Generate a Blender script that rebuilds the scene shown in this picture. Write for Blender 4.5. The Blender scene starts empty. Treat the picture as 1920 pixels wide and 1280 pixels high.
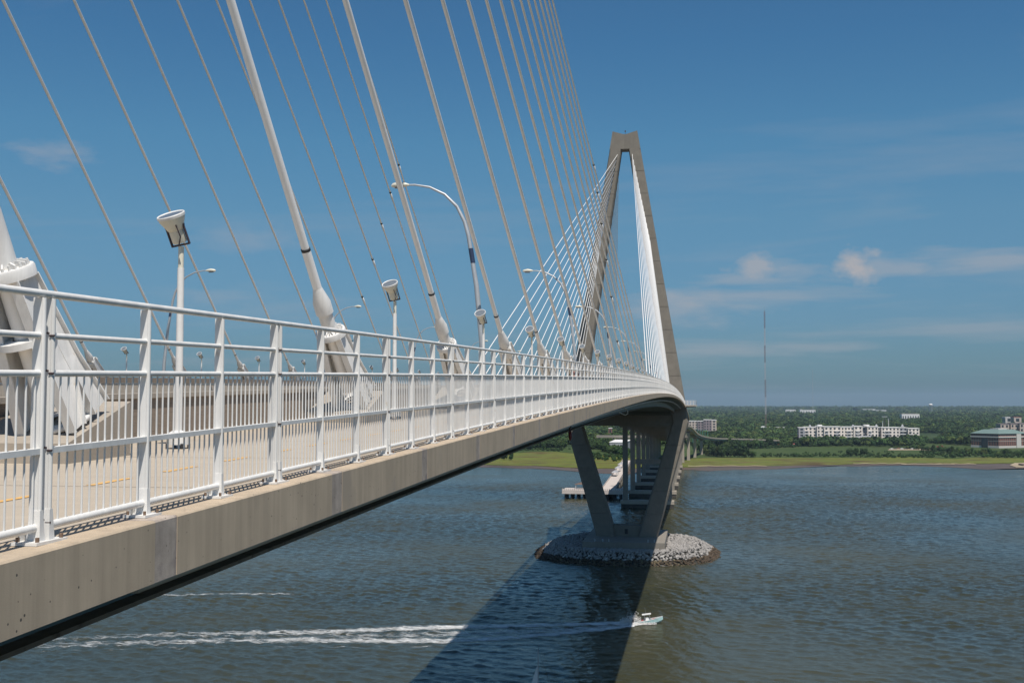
import bpy, bmesh, math, random
from mathutils import Vector, Matrix, noise
random.seed(7)
rnd = random.random
def U(a, b): return a + (b - a) * rnd()
SC = bpy.context.scene
COL = SC.collection

# ------------------------------------------------------------------ camera
F_PX, VX, VY = 2112.0, 1307.0, 757.0      # focal length and vanishing point of the bridge axis, in a 1920x1280 frame
H = 60.8                                   # eye height above the water
_v = Vector((VX - 960, -(VY - 640), -F_PX)).normalized()
_p = math.atan((VY - 640) / F_PX)
_u = Vector((0, math.cos(_p), -math.sin(_p)))
_x = _v.cross(_u)
ROT = Matrix((_x, _v, _u))                 # camera vector -> world vector
cam = bpy.data.cameras.new('camera'); cam.sensor_width = 36; cam.lens = 36 * F_PX / 1920
cam.clip_start = 0.1; cam.clip_end = 90000
co = bpy.data.objects.new('camera', cam); COL.objects.link(co)
co.matrix_world = Matrix.Translation((0, 0, H)) @ ROT.to_4x4()
SC.camera = co
def ray(px, py): return ROT @ Vector((px - 960, 640 - py, -F_PX))
def atY(px, py, Y):
    r = ray(px, py); r = r * (Y / r.y); return Vector((r.x, r.y, r.z + H))
def atZ(px, py, z=0.0):
    r = ray(px, py); r = r * ((z - H) / r.z); return Vector((r.x, r.y, z))

# ------------------------------------------------------------------ sun, sky, exposure
SUNV = Vector((0.22, -0.48, 1.0)).normalized()
EL = math.asin(SUNV.z); AZ = math.atan2(SUNV.x, SUNV.y)
sl = bpy.data.lights.new('sun', 'SUN'); sl.energy = 4.7; sl.angle = math.radians(0.53); sl.color = (1.0, 0.94, 0.86)
so = bpy.data.objects.new('sun', sl); COL.objects.link(so)
so.rotation_euler = SUNV.to_track_quat('Z', 'Y').to_euler(); so.location = (0, 0, 300)
W = bpy.data.worlds.new('World'); SC.world = W; W.use_nodes = True
nt = W.node_tree; nt.nodes.clear()
def N(nt, t, **k):
    n = nt.nodes.new(t)
    for a, b in k.items():
        if a.startswith('i_'):
            key = a[2:]; key = int(key) if key.isdigit() else key.replace('_', ' ')
            n.inputs[key].default_value = b
        else: setattr(n, a, b)
    return n
def L(nt, a, ao, b, bi): nt.links.new(a.outputs[ao], b.inputs[bi])
def ramp(nt, pts, interp='LINEAR'):
    r = nt.nodes.new('ShaderNodeValToRGB'); r.color_ramp.interpolation = interp
    e = r.color_ramp.elements
    while len(e) < len(pts): e.new(0.5)
    for q, (p, c) in zip(e, pts):
        q.position = p; q.color = (*c, 1) if len(c) == 3 else c
    return r
def build_world():
    sky = N(nt, 'ShaderNodeTexSky', sky_type='NISHITA', sun_disc=False, sun_elevation=EL, sun_rotation=AZ,
            altitude=100, air_density=1.0, dust_density=0.6, ozone_density=3.0)
    tc = N(nt, 'ShaderNodeTexCoord')
    sep = N(nt, 'ShaderNodeSeparateXYZ'); L(nt, tc, 'Generated', sep, 0)
    # dusky band of summer haze low on the horizon, the same all the way round
    rp = ramp(nt, [(0.0, (0.15, 0.30, 0.42)), (0.026, (0.27, 0.46, 0.64)), (0.071, (0.36, 0.57, 0.75)), (0.16, (0.47, 0.75, 0.84)), (0.226, (0.455, 0.825, 0.92)), (0.309, (0.395, 0.775, 0.93)), (0.5, (0.42, 0.72, 0.88)), (1.0, (0.40, 0.60, 0.74))])
    L(nt, sep, 'Z', rp, 0)
    mul = N(nt, 'ShaderNodeMix', data_type='RGBA', blend_type='MULTIPLY'); mul.inputs[0].default_value = 1
    L(nt, sky, 0, mul, 6); L(nt, rp, 0, mul, 7)
    # thin streaks of high cloud: stretched noise on the sky dome
    dv = N(nt, 'ShaderNodeMath', operation='ADD'); dv.inputs[1].default_value = 0.10; L(nt, sep, 'Z', dv, 0)
    px = N(nt, 'ShaderNodeMath', operation='DIVIDE'); L(nt, sep, 'X', px, 0); L(nt, dv, 0, px, 1)
    py = N(nt, 'ShaderNodeMath', operation='DIVIDE'); L(nt, sep, 'Y', py, 0); L(nt, dv, 0, py, 1)
    cb = N(nt, 'ShaderNodeCombineXYZ'); L(nt, px, 0, cb, 0); L(nt, py, 0, cb, 1)
    mp = N(nt, 'ShaderNodeMapping'); mp.inputs['Scale'].default_value = (0.42, 0.8, 1); mp.inputs['Rotation'].default_value = (0, 0, 0.5); mp.inputs['Location'].default_value = (3.3, 1.2, 0); L(nt, cb, 0, mp, 0)
    n1 = N(nt, 'ShaderNodeTexNoise', i_Scale=1.3, i_Detail=7, i_Roughness=0.6, i_Distortion=0.5); L(nt, mp, 0, n1, 'Vector')
    r1 = ramp(nt, [(0.52, (0, 0, 0)), (0.78, (0.30, 0.30, 0.30))]); L(nt, n1, 0, r1, 0)
    # small cumulus puffs: an island of noise round given directions
    def puff(px_, py_, rx, ry, amp, seed):
        d = ray(px_, py_).normalized()
        right = Vector((0, 0, 1)).cross(d).normalized() * -1
        up = right.cross(d).normalized(); up = up if up.z > 0 else -up
        dr = N(nt, 'ShaderNodeVectorMath', operation='DOT_PRODUCT'); dr.inputs[1].default_value = right; L(nt, tc, 'Generated', dr, 0)
        du = N(nt, 'ShaderNodeVectorMath', operation='DOT_PRODUCT'); du.inputs[1].default_value = up; L(nt, tc, 'Generated', du, 0)
        df = N(nt, 'ShaderNodeVectorMath', operation='DOT_PRODUCT'); df.inputs[1].default_value = d; L(nt, tc, 'Generated', df, 0)
        a = N(nt, 'ShaderNodeMath', operation='DIVIDE'); L(nt, dr, 'Value', a, 0); a.inputs[1].default_value = rx
        b = N(nt, 'ShaderNodeMath', operation='DIVIDE'); L(nt, du, 'Value', b, 0); b.inputs[1].default_value = ry
        c = N(nt, 'ShaderNodeCombineXYZ'); L(nt, a, 0, c, 0); L(nt, b, 0, c, 1)
        nz = N(nt, 'ShaderNodeTexNoise', i_Scale=1.1, i_Detail=6, i_Roughness=0.58); ad = N(nt, 'ShaderNodeVectorMath', operation='ADD'); ad.inputs[1].default_value = (seed, seed * 2, 0)
        L(nt, c, 0, ad, 0); L(nt, ad, 0, nz, 'Vector')
        ln = N(nt, 'ShaderNodeVectorMath', operation='LENGTH'); L(nt, c, 0, ln, 0)
        m1 = N(nt, 'ShaderNodeMath', operation='MULTIPLY_ADD'); L(nt, nz, 0, m1, 0); m1.inputs[1].default_value = 2.2; m1.inputs[2].default_value = -0.22
        m2 = N(nt, 'ShaderNodeMath', operation='SUBTRACT'); L(nt, m1, 0, m2, 0); L(nt, ln, 'Value', m2, 1)
        fr = N(nt, 'ShaderNodeMath', operation='GREATER_THAN'); L(nt, df, 'Value', fr, 0); fr.inputs[1].default_value = 0
        m3 = N(nt, 'ShaderNodeMath', operation='MULTIPLY', use_clamp=True); L(nt, m2, 0, m3, 0); m3.inputs[1].default_value = 1.3
        m4 = N(nt, 'ShaderNodeMath', operation='MULTIPLY'); L(nt, m3, 0, m4, 0); L(nt, fr, 0, m4, 1)
        m5 = N(nt, 'ShaderNodeMath', operation='MULTIPLY'); L(nt, m4, 0, m5, 0); m5.inputs[1].default_value = amp
        return m5
    acc = r1
    for q in PUFFS:
        p = puff(*q)
        mx = N(nt, 'ShaderNodeMath', operation='MAXIMUM'); L(nt, acc, 0, mx, 0); L(nt, p, 0, mx, 1); acc = mx
    cm = N(nt, 'ShaderNodeMix', data_type='RGBA'); L(nt, acc, 0, cm, 0); L(nt, mul, 2, cm, 6); cm.inputs[7].default_value = CLOUDC
    bg = N(nt, 'ShaderNodeBackground'); bg.inputs[1].default_value = SKYS; L(nt, cm, 2, bg, 0)
    out = N(nt, 'ShaderNodeOutputWorld'); L(nt, bg, 0, out, 0)
SKYS = 0.082
CLOUDC = (4.6, 4.6, 4.9, 1)
PUFFS = [(1418, 503, 0.030, 0.018, 0.72, 1.3), (1460, 508, 0.055, 0.013, 0.42, 3.9), (1608, 502, 0.028, 0.021, 1.0, 4.1), (1650, 505, 0.060, 0.015, 0.46, 8.8), (1395, 524, 0.06, 0.008, .4, 2.2),
         (1290, 572, 0.075, 0.020, 0.62, 2.6), (1430, 556, 0.12, 0.011, 0.42, 12.6), (1870, 488, 0.12, 0.014, 0.50, 5.2), (1330, 655, 0.11, 0.012, 0.42, 6.4), (1500, 650, 0.09, 0.009, 0.36, 16.4),
         (1800, 618, 0.16, 0.013, 0.36, 7.9), (110, 288, 0.040, 0.014, 0.34, 9.3), (470, 440, 0.06, 0.02, 0.26, 3.7), (400, 560, 0.07, 0.012, 0.25, 21.7)]
build_world()
SC.render.engine = 'CYCLES'
SC.view_settings.view_transform = 'Standard'; SC.view_settings.look = 'None'; SC.view_settings.gamma = 1
SC.view_settings.exposure = 0.10
SC.cycles.max_bounces = 6; SC.cycles.transparent_max_bounces = 16; SC.cycles.volume_bounces = 0

# ------------------------------------------------------------------ helpers
def prop(o, label=None, cat=None, group=None, kind=None):
    if label: o['label'] = label
    if cat: o['category'] = cat
    if group: o['group'] = group
    if kind: o['kind'] = kind
    return o
def empty(name, loc=(0, 0, 0), label=None, cat=None, group=None, kind=None, rz=0):
    o = bpy.data.objects.new(name, None); COL.objects.link(o); o.location = loc; o.rotation_euler = (0, 0, rz)
    o.empty_display_size = 0.2
    return prop(o, label, cat, group, kind)
class MB:
    def __init__(s): s.v = []; s.f = []; s.m = []; s.sm = []
    def add(s, vs, fs, m=0, smooth=False):
        b = len(s.v); s.v += [tuple(q) for q in vs]
        for f in fs: s.f.append([b + i for i in f]); s.m.append(m); s.sm.append(smooth)
        return s
    def hexa(s, p, m=0):   # 0-3 bottom ring, 4-7 top ring
        return s.add(p, [(0, 3, 2, 1), (4, 5, 6, 7), (0, 1, 5, 4), (1, 2, 6, 5), (2, 3, 7, 6), (3, 0, 4, 7)], m)
    def box(s, x0, x1, y0, y1, z0, z1, m=0):
        return s.hexa([(x0, y0, z0), (x1, y0, z0), (x1, y1, z0), (x0, y1, z0), (x0, y0, z1), (x1, y0, z1), (x1, y1, z1), (x0, y1, z1)], m)
    def tube(s, pts, r, n=8, m=0, smooth=True, cap=True, ref=None):
        pts = [Vector(p) for p in pts]; k = len(pts)
        rs = r if isinstance(r, (list, tuple)) else [r] * k
        vs = []
        a = None
        for i, p in enumerate(pts):
            d = (pts[min(i + 1, k - 1)] - pts[max(i - 1, 0)])
            if d.length < 1e-9: d = Vector((0, 0, 1))
            d.normalize()
            if a is None:
                a = ref or (Vector((1, 0, 0)) if abs(d.x) < 0.9 else Vector((0, 1, 0)))
            a = (a - d * a.dot(d)).normalized(); b = d.cross(a)
            for j in range(n):
                t = 2 * math.pi * j / n
                vs.append(p + (a * math.cos(t) + b * math.sin(t)) * rs[i])
        fs = []
        for i in range(k - 1):
            for j in range(n):
                fs.append((i * n + j, i * n + (j + 1) % n, (i + 1) * n + (j + 1) % n, (i + 1) * n + j))
        s.add(vs, fs, m, smooth)
        if cap:
            s.add(vs[:n], [tuple(range(n))[::-1]], m); s.add(vs[-n:], [tuple(range(n))], m)      # caps keep their own vertices
        return s
    def prism(s, poly, d, m=0):  # poly: 3D points in a plane, d: extrusion vector
        n = len(poly); d = Vector(d); a = [Vector(p) for p in poly]
        s.add(a + [p + d for p in a], [tuple(range(n))[::-1], tuple(range(n, 2 * n))] + [(i, (i + 1) % n, n + (i + 1) % n, n + i) for i in range(n)], m)
        return s
    def lathe(s, prof, c, w, u, v, n=20, m=0, smooth=True):  # prof [(c along w, radius)]
        vs = []
        for (h, r) in prof:
            for j in range(n):
                t = 2 * math.pi * j / n
                vs.append(c + w * h + (u * math.cos(t) + v * math.sin(t)) * r)
        fs = [(i * n + j, i * n + (j + 1) % n, (i + 1) * n + (j + 1) % n, (i + 1) * n + j) for i in range(len(prof) - 1) for j in range(n)]
        s.add(vs, fs, m, smooth); return s
    def mesh(s, name):
        me = bpy.data.meshes.new(name); me.from_pydata(s.v, [], s.f)
        me.polygons.foreach_set('material_index', s.m); me.polygons.foreach_set('use_smooth', s.sm)
        me.update(); return me
    def build(s, name, mats, parent=None, loc=None, fix=True, **k):
        me = s.mesh(name)
        if fix:
            bm = bmesh.new(); bm.from_mesh(me); bmesh.ops.recalc_face_normals(bm, faces=bm.faces); bm.to_mesh(me); bm.free()
        for q in (mats if isinstance(mats, (list, tuple)) else [mats]): me.materials.append(q)
        o = bpy.data.objects.new(name, me); COL.objects.link(o)
        if parent is not None:
            o.parent = parent
            if loc is None: o.matrix_parent_inverse = Matrix.LocRotScale(parent.location, parent.rotation_euler, parent.scale).inverted()
        if loc is not None: o.location = loc
        return prop(o, **k)
def sm_angle(o, a=40):
    for p in o.data.polygons: p.use_smooth = True
    o.data.set_sharp_from_angle(angle=math.radians(a)); return o
def copy_tree(o, parent=None):
    c = o.copy(); COL.objects.link(c); c.parent = parent
    for ch in list(o.children): copy_tree(ch, c)
    return c

def mat(name, col, rough=0.6, metal=0.0, var=0.12, scale=2.0, bump=0.0, bscale=20.0, streak=0.0, stain=None, spec=0.5, coords='pos', detail=6, sz=(1, 1, 1), rand=0.0, ior=None, pits=False):
    m = bpy.data.materials.new(name); m.use_nodes = True; t = m.node_tree; b = t.nodes['Principled BSDF']
    b.inputs['Roughness'].default_value = rough; b.inputs['Metallic'].default_value = metal; b.inputs['Specular IOR Level'].default_value = spec
    if coords == 'pos': g = N(t, 'ShaderNodeNewGeometry'); vec = (g, 'Position')
    else: g = N(t, 'ShaderNodeTexCoord'); vec = (g, 'Object')
    mp = N(t, 'ShaderNodeMapping'); mp.inputs['Scale'].default_value = sz; L(t, vec[0], vec[1], mp, 0)
    n1 = N(t, 'ShaderNodeTexNoise', i_Scale=scale, i_Detail=detail, i_Roughness=0.62); L(t, mp, 0, n1, 'Vector')
    lo = tuple(c * (1 - var) for c in col); hi = tuple(min(1, c * (1 + var)) for c in col)
    r = ramp(t, [(0.3, lo), (0.7, hi)]); L(t, n1, 0, r, 0)
    last = (r, 0)
    if streak:
        mp2 = N(t, 'ShaderNodeMapping'); mp2.inputs['Scale'].default_value = (3.0, 3.0, 0.12); L(t, vec[0], vec[1], mp2, 0)
        n2 = N(t, 'ShaderNodeTexNoise', i_Scale=2.0, i_Detail=5, i_Roughness=0.65); L(t, mp2, 0, n2, 'Vector')
        r2 = ramp(t, [(0.35, (1 - streak,) * 3), (0.62, (1, 1, 1))]); L(t, n2, 0, r2, 0)
        mx = N(t, 'ShaderNodeMix', data_type='RGBA', blend_type='MULTIPLY'); mx.inputs[0].default_value = 1; L(t, last[0], last[1], mx, 6); L(t, r2, 0, mx, 7); last = (mx, 2)
    if stain:
        n3 = N(t, 'ShaderNodeTexNoise', i_Scale=stain[1], i_Detail=4); L(t, mp, 0, n3, 'Vector')
        r3 = ramp(t, [(stain[2], (0, 0, 0)), (stain[2] + 0.12, (1, 1, 1))]); L(t, n3, 0, r3, 0)
        mx = N(t, 'ShaderNodeMix', data_type='RGBA'); L(t, r3, 0, mx, 0); L(t, last[0], last[1], mx, 6); mx.inputs[7].default_value = (*stain[0], 1); last = (mx, 2)
    if pits:      # air holes in cast concrete
        vo = N(t, 'ShaderNodeTexVoronoi', i_Scale=11.0); vo.feature = 'F1'; L(t, vec[0], vec[1], vo, 'Vector')
        nz = N(t, 'ShaderNodeTexNoise', i_Scale=2.2, i_Detail=3); L(t, vec[0], vec[1], nz, 'Vector')
        th = N(t, 'ShaderNodeMath', operation='MULTIPLY_ADD'); L(t, nz, 0, th, 0); th.inputs[1].default_value = .30; th.inputs[2].default_value = -.075
        cp = N(t, 'ShaderNodeMath', operation='LESS_THAN'); L(t, vo, 'Distance', cp, 0); L(t, th, 0, cp, 1)
        mx = N(t, 'ShaderNodeMix', data_type='RGBA'); L(t, cp, 0, mx, 0); L(t, last[0], last[1], mx, 6); mx.inputs[7].default_value = (.10, .085, .07, 1); last = (mx, 2)
    if rand:
        oi = N(t, 'ShaderNodeObjectInfo'); hs = N(t, 'ShaderNodeHueSaturation')
        mr = N(t, 'ShaderNodeMapRange'); mr.inputs[3].default_value = 1 - rand; mr.inputs[4].default_value = 1 + rand; L(t, oi, 'Random', mr, 0); L(t, mr, 0, hs, 'Value')
        mr2 = N(t, 'ShaderNodeMapRange'); mr2.inputs[3].default_value = 0.485; mr2.inputs[4].default_value = 0.515; L(t, oi, 'Random', mr2, 0); L(t, mr2, 0, hs, 'Hue')
        L(t, last[0], last[1], hs, 'Color'); last = (hs, 0)
    L(t, last[0], last[1], b, 'Base Color')
    if bump:
        n4 = N(t, 'ShaderNodeTexNoise', i_Scale=bscale, i_Detail=5, i_Roughness=0.6); L(t, mp, 0, n4, 'Vector')
        bp = N(t, 'ShaderNodeBump'); bp.inputs['Strength'].default_value = bump; bp.inputs['Distance'].default_value = 0.02; L(t, n4, 0, bp, 'Height'); L(t, bp, 0, b, 'Normal')
    return m
# world colours are real-world base colours
M_WHITE = mat('white_paint', (0.76, 0.745, 0.715), 0.5, var=0.05, scale=3, streak=0.15, stain=((0.55, 0.47, 0.38), 7, 0.69))
M_CABLE = mat('cable_sheath', (0.84, 0.825, 0.80), 0.42, var=0.04, scale=0.6, streak=0.04)
M_BLACK = mat('black_rubber', (0.02, 0.02, 0.022), 0.6)
M_RUST = mat('rusty_bolt', (0.17, 0.11, 0.075), 0.8, var=0.3, scale=60)
M_FASCIA = mat('fascia_concrete', (0.49, 0.392, 0.283), 0.85, var=0.09, scale=1.4, bump=0.10, bscale=90, streak=0.17, stain=((0.38, 0.31, 0.235), 1.1, 0.58), pits=True)
M_CLOSURE = mat('closure_concrete', (0.41, 0.345, 0.29), 0.85, var=0.25, scale=3.5, bump=0.15, bscale=60, streak=0.22, stain=((0.27, 0.225, 0.205), 4, 0.56), pits=True)
M_PATH = mat('path_concrete', (0.44, 0.375, 0.295), 0.9, var=0.06, scale=0.5, bump=0.3, bscale=30, sz=(1, 5, 1))
M_WALL = mat('weathered_barrier_concrete', (0.25, 0.20, 0.155), 0.9, var=0.16, scale=9, bump=0.8, bscale=20, sz=(1, 0.35, 4))
M_CONC = mat('light_concrete', (0.38, 0.33, 0.27), 0.85, var=0.10, scale=1.2, bump=0.2, bscale=30, streak=0.12)
M_ROAD = mat('road_concrete', (0.33, 0.29, 0.24), 0.9, var=0.08, scale=0.3, stain=((0.25, 0.23, 0.21), 0.05, 0.6))
M_YELLOW = mat('yellow_paint', (0.70, 0.41, 0.13), 0.7, var=0.1, scale=20, stain=((0.46, 0.40, 0.33), 14, 0.56))
M_TOWER = mat('tower_concrete', (0.20, 0.178, 0.146), 0.85, var=0.12, scale=0.35, streak=0.10, bump=0.1, bscale=2)
M_PIERC = mat('pier_concrete', (0.25, 0.225, 0.19), 0.85, var=0.12, scale=0.3, streak=0.14)
M_STEEL = mat('dark_girder_steel', (0.20, 0.235, 0.22), 0.55, var=0.15, scale=1)
M_FLANGE = mat('rusty_girder_flange', (0.155, 0.125, 0.095), 0.7, var=0.25, scale=2, stain=((0.07, 0.05, 0.035), 3, 0.55))
M_GALV = mat('galvanised_steel', (0.42, 0.44, 0.46), 0.45, metal=0.3, var=0.12, scale=1.5)
M_CREAM = mat('cream_lamp_housing', (0.66, 0.63, 0.52), 0.4, var=0.05, scale=8)
M_LENS = mat('lamp_glass', (0.16, 0.18, 0.20), 0.08, var=0.1, scale=10, spec=0.8)
M_DARK = mat('dark_iron', (0.06, 0.04, 0.045), 0.6)
M_DAMP = mat('blue_damper_piston', (0.03, 0.045, 0.09), 0.4)
M_RED = mat('red_enamel', (0.16, 0.02, 0.02), 0.5)

# ------------------------------------------------------------------ water and land
def water_mat():
    m = bpy.data.materials.new('river_water'); m.use_nodes = True; t = m.node_tree; b = t.nodes['Principled BSDF']
    g = N(t, 'ShaderNodeNewGeometry')
    n0 = N(t, 'ShaderNodeTexNoise', i_Scale=0.006, i_Detail=4, i_Roughness=0.55); L(t, g, 'Position', n0, 'Vector')
    r = ramp(t, [(0.36, (0.030, 0.034, 0.021)), (0.64, (0.062, 0.060, 0.032))]); L(t, n0, 0, r, 0)
    L(t, r, 0, b, 'Base Color')
    b.inputs['Roughness'].default_value = 0.07; b.inputs['IOR'].default_value = 1.33
    def wav(scale, rot, stretch, det, rough=0.6, dist=0.0):
        mp = N(t, 'ShaderNodeMapping'); mp.inputs['Rotation'].default_value = (0, 0, rot); mp.inputs['Scale'].default_value = (stretch, 1, 1)
        L(t, g, 'Position', mp, 0)
        n = N(t, 'ShaderNodeTexNoise', i_Scale=scale, i_Detail=det, i_Roughness=rough, i_Distortion=dist); L(t, mp, 0, n, 'Vector'); return n
    a = wav(0.085, 0.25, 0.55, 3); c = wav(0.30, -0.2, 0.6, 5, 0.62, 0.4); d = wav(1.1, 0.1, 0.7, 6, 0.65)
    # patchy wind: calmer and rougher areas
    pn = N(t, 'ShaderNodeTexNoise', i_Scale=0.012, i_Detail=3); L(t, g, 'Position', pn, 'Vector')
    pr = N(t, 'ShaderNodeMapRange'); pr.inputs[1].default_value = 0.35; pr.inputs[2].default_value = 0.65; pr.inputs[3].default_value = 0.6; pr.inputs[4].default_value = 1.15; L(t, pn, 0, pr, 0)
    s1 = N(t, 'ShaderNodeMath', operation='MULTIPLY_ADD'); L(t, a, 0, s1, 0); s1.inputs[1].default_value = 1.7
    s0 = N(t, 'ShaderNodeMath', operation='MULTIPLY'); L(t, c, 0, s0, 0); s0.inputs[1].default_value = 1.1; L(t, s0, 0, s1, 2)
    s2 = N(t, 'ShaderNodeMath', operation='MULTIPLY_ADD'); L(t, d, 0, s2, 0); s2.inputs[1].default_value = 0.30; L(t, s1, 0, s2, 2)
    s3 = N(t, 'ShaderNodeMath', operation='MULTIPLY'); L(t, s2, 0, s3, 0); L(t, pr, 0, s3, 1)
    bp = N(t, 'ShaderNodeBump'); bp.inputs['Strength'].default_value = 0.8; bp.inputs['Distance'].default_value = 0.48
    rr = N(t, 'ShaderNodeMapRange'); rr.inputs[1].default_value = 0.35; rr.inputs[2].default_value = 0.68; rr.inputs[3].default_value = 0.05; rr.inputs[4].default_value = 0.24; L(t, pn, 0, rr, 0); L(t, rr, 0, b, 'Roughness')
    L(t, s3, 0, bp, 'Height'); L(t, bp, 0, b, 'Normal')
    # scattered whitecap flecks
    fn = N(t, 'ShaderNodeTexNoise', i_Scale=0.55, i_Detail=3, i_Roughness=0.5)
    mp = N(t, 'ShaderNodeMapping'); mp.inputs['Scale'].default_value = (0.5, 1, 1); L(t, g, 'Position', mp, 0); L(t, mp, 0, fn, 'Vector')
    fr = ramp(t, [(0.800, (0, 0, 0)), (0.825, (1, 1, 1))]); L(t, fn, 0, fr, 0)
    mx = N(t, 'ShaderNodeMix', data_type='RGBA'); L(t, fr, 0, mx, 0); L(t, r, 0, mx, 6); mx.inputs[7].default_value = (0.7, 0.72, 0.72, 1); L(t, mx, 2, b, 'Base Color')
    return m
M_WATER = water_mat()
import numpy as np
_rs = np.random.RandomState(4)
WV = []
for i in range(46):
    lam = 1.35 * (5.6 ** (i / 45.0)); th = math.radians(246 + _rs.normal(0, 34)); k = 2 * math.pi / lam
    WV.append((k * math.cos(th), k * math.sin(th), _rs.uniform(0, 6.28), 0.0070 * lam ** 0.83 * _rs.uniform(.6, 1.4)))
def wave(x, y):
    h = np.zeros_like(x)
    wx = x + 1.5 * np.sin(y * .045 + 1) + .8 * np.sin(x * .11 + y * .07); wy = y + 1.5 * np.sin(x * .05)
    for (kx, ky, ph, am) in WV:
        q = np.sin(kx * wx + ky * wy + ph); h += am * (q + .35 * q * q * np.sign(q))
    pat = .70 + .34 * np.sin(x * .019 + 2 * np.sin(y * .008)) * np.sin(y * .016 + 1.7 * np.sin(x * .011) + .6)
    return h * pat
NR, NC = 900, 780
ty = np.linspace(0, 1, NR) ** 1.25; Yg = 185 + (1060 - 185) * ty
tx = np.linspace(-.74, .40, NC)
GX = np.outer(Yg, tx); GY = np.repeat(Yg[:, None], NC, 1)
fade = np.clip((Yg - 185) / 10, 0, 1) * np.clip((1060 - Yg) / 250, 0, 1) ; fade = fade[:, None] * np.clip((tx + .74) / .02, 0, 1)[None] * np.clip((.40 - tx) / .02, 0, 1)[None]
GZ = wave(GX, GY) * fade
me = bpy.data.meshes.new('river_water')
nv = NR * NC; vv = np.stack([GX, GY, GZ], -1).reshape(-1, 3)
far = np.array([(-40000, -6000, 0), (40000, -6000, 0), (40000, 30000, 0), (-40000, 30000, 0)], float)
vv = np.concatenate([vv, far]); idx = np.arange(nv).reshape(NR, NC)
q = np.stack([idx[:-1, :-1], idx[:-1, 1:], idx[1:, 1:], idx[1:, :-1]], -1).reshape(-1, 4)
c00, c01, c11, c10 = idx[0, 0], idx[0, -1], idx[-1, -1], idx[-1, 0]
q = np.concatenate([q, np.array([(nv, nv + 1, c01, c00), (nv + 1, nv + 2, c11, c01), (nv + 2, nv + 3, c10, c11), (nv + 3, nv, c00, c10)])])
me.vertices.add(len(vv)); me.vertices.foreach_set('co', vv.ravel())
me.loops.add(q.size); me.loops.foreach_set('vertex_index', q.ravel().astype(np.int32))
me.polygons.add(len(q)); me.polygons.foreach_set('loop_start', np.arange(0, q.size, 4, dtype=np.int32))
me.update(calc_edges=True); me.polygons.foreach_set('use_smooth', [True] * len(q)); me.materials.append(M_WATER)
wo = bpy.data.objects.new('river_water', me); COL.objects.link(wo); prop(wo, 'choppy grey green river under the bridge', kind='structure')
def wz(x, y): return float(wave(np.array([x]), np.array([y]))[0]) * max(0, min(1, (y - 185) / 10)) * max(0, min(1, (1060 - y) / 250))

def land_mat(name, cols, s1, stretch, s2, rough=0.95, fleck=None):
    m = bpy.data.materials.new(name); m.use_nodes = True; t = m.node_tree; b = t.nodes['Principled BSDF']; b.inputs['Roughness'].default_value = rough; b.inputs['Specular IOR Level'].default_value = 0.1
    g = N(t, 'ShaderNodeNewGeometry'); mp = N(t, 'ShaderNodeMapping'); mp.inputs['Scale'].default_value = (1, stretch, 1); L(t, g, 'Position', mp, 0)
    n1 = N(t, 'ShaderNodeTexNoise', i_Scale=s1, i_Detail=6, i_Roughness=0.6); L(t, mp, 0, n1, 'Vector')
    r = ramp(t, [(0.37 + 0.27 * i / (len(cols) - 1), c) for i, c in enumerate(cols)]); L(t, n1, 0, r, 0)
    n2 = N(t, 'ShaderNodeTexNoise', i_Scale=s2, i_Detail=5, i_Roughness=0.7); L(t, g, 'Position', n2, 'Vector')
    r2 = ramp(t, [(0.3, (0.75, 0.75, 0.75)), (0.7, (1.2, 1.2, 1.2))]); L(t, n2, 0, r2, 0)
    mx = N(t, 'ShaderNodeMix', data_type='RGBA', blend_type='MULTIPLY'); mx.inputs[0].default_value = 1; L(t, r, 0, mx, 6); L(t, r2, 0, mx, 7); L(t, mx, 2, b, 'Base Color')
    return m
M_MUD = land_mat('mud', [(0.085, 0.060, 0.045), (0.12, 0.085, 0.065), (0.10, 0.075, 0.055)], 0.02, 1, 0.5, rough=0.45)
M_MARSH = land_mat('marsh_grass', [(0.085, 0.055, 0.03), (0.125, 0.125, 0.035), (0.135, 0.15, 0.032), (0.095, 0.125, 0.028), (0.14, 0.105, 0.045)], 0.014, 2.6, 0.09)
M_FIELD = land_mat('field_grass', [(0.030, 0.050, 0.018), (0.060, 0.090, 0.026), (0.042, 0.068, 0.022), (0.085, 0.095, 0.042)], 0.018, 4.0, 0.10)
M_LAND = land_mat('wooded_ground', [(0.03, 0.05, 0.02), (0.05, 0.075, 0.03)], 0.002, 1, 0.02)
M_SAND = land_mat('shore_sand', [(0.32, 0.26, 0.18), (0.38, 0.31, 0.22)], 0.05, 1, 0.6)
SH_MUD = [(860, 874), (1000, 878), (1100, 885), (1170, 888), (1290, 880), (1330, 883), (1400, 880), (1550, 874), (1700, 872), (1780, 875), (1850, 880), (1950, 876)]
SH_MARSH = [(860, 870), (1000, 872), (1100, 877), (1170, 878), (1290, 874), (1430, 872), (1600, 868.5), (1750, 868), (1850, 868), (1950, 866)]
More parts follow.
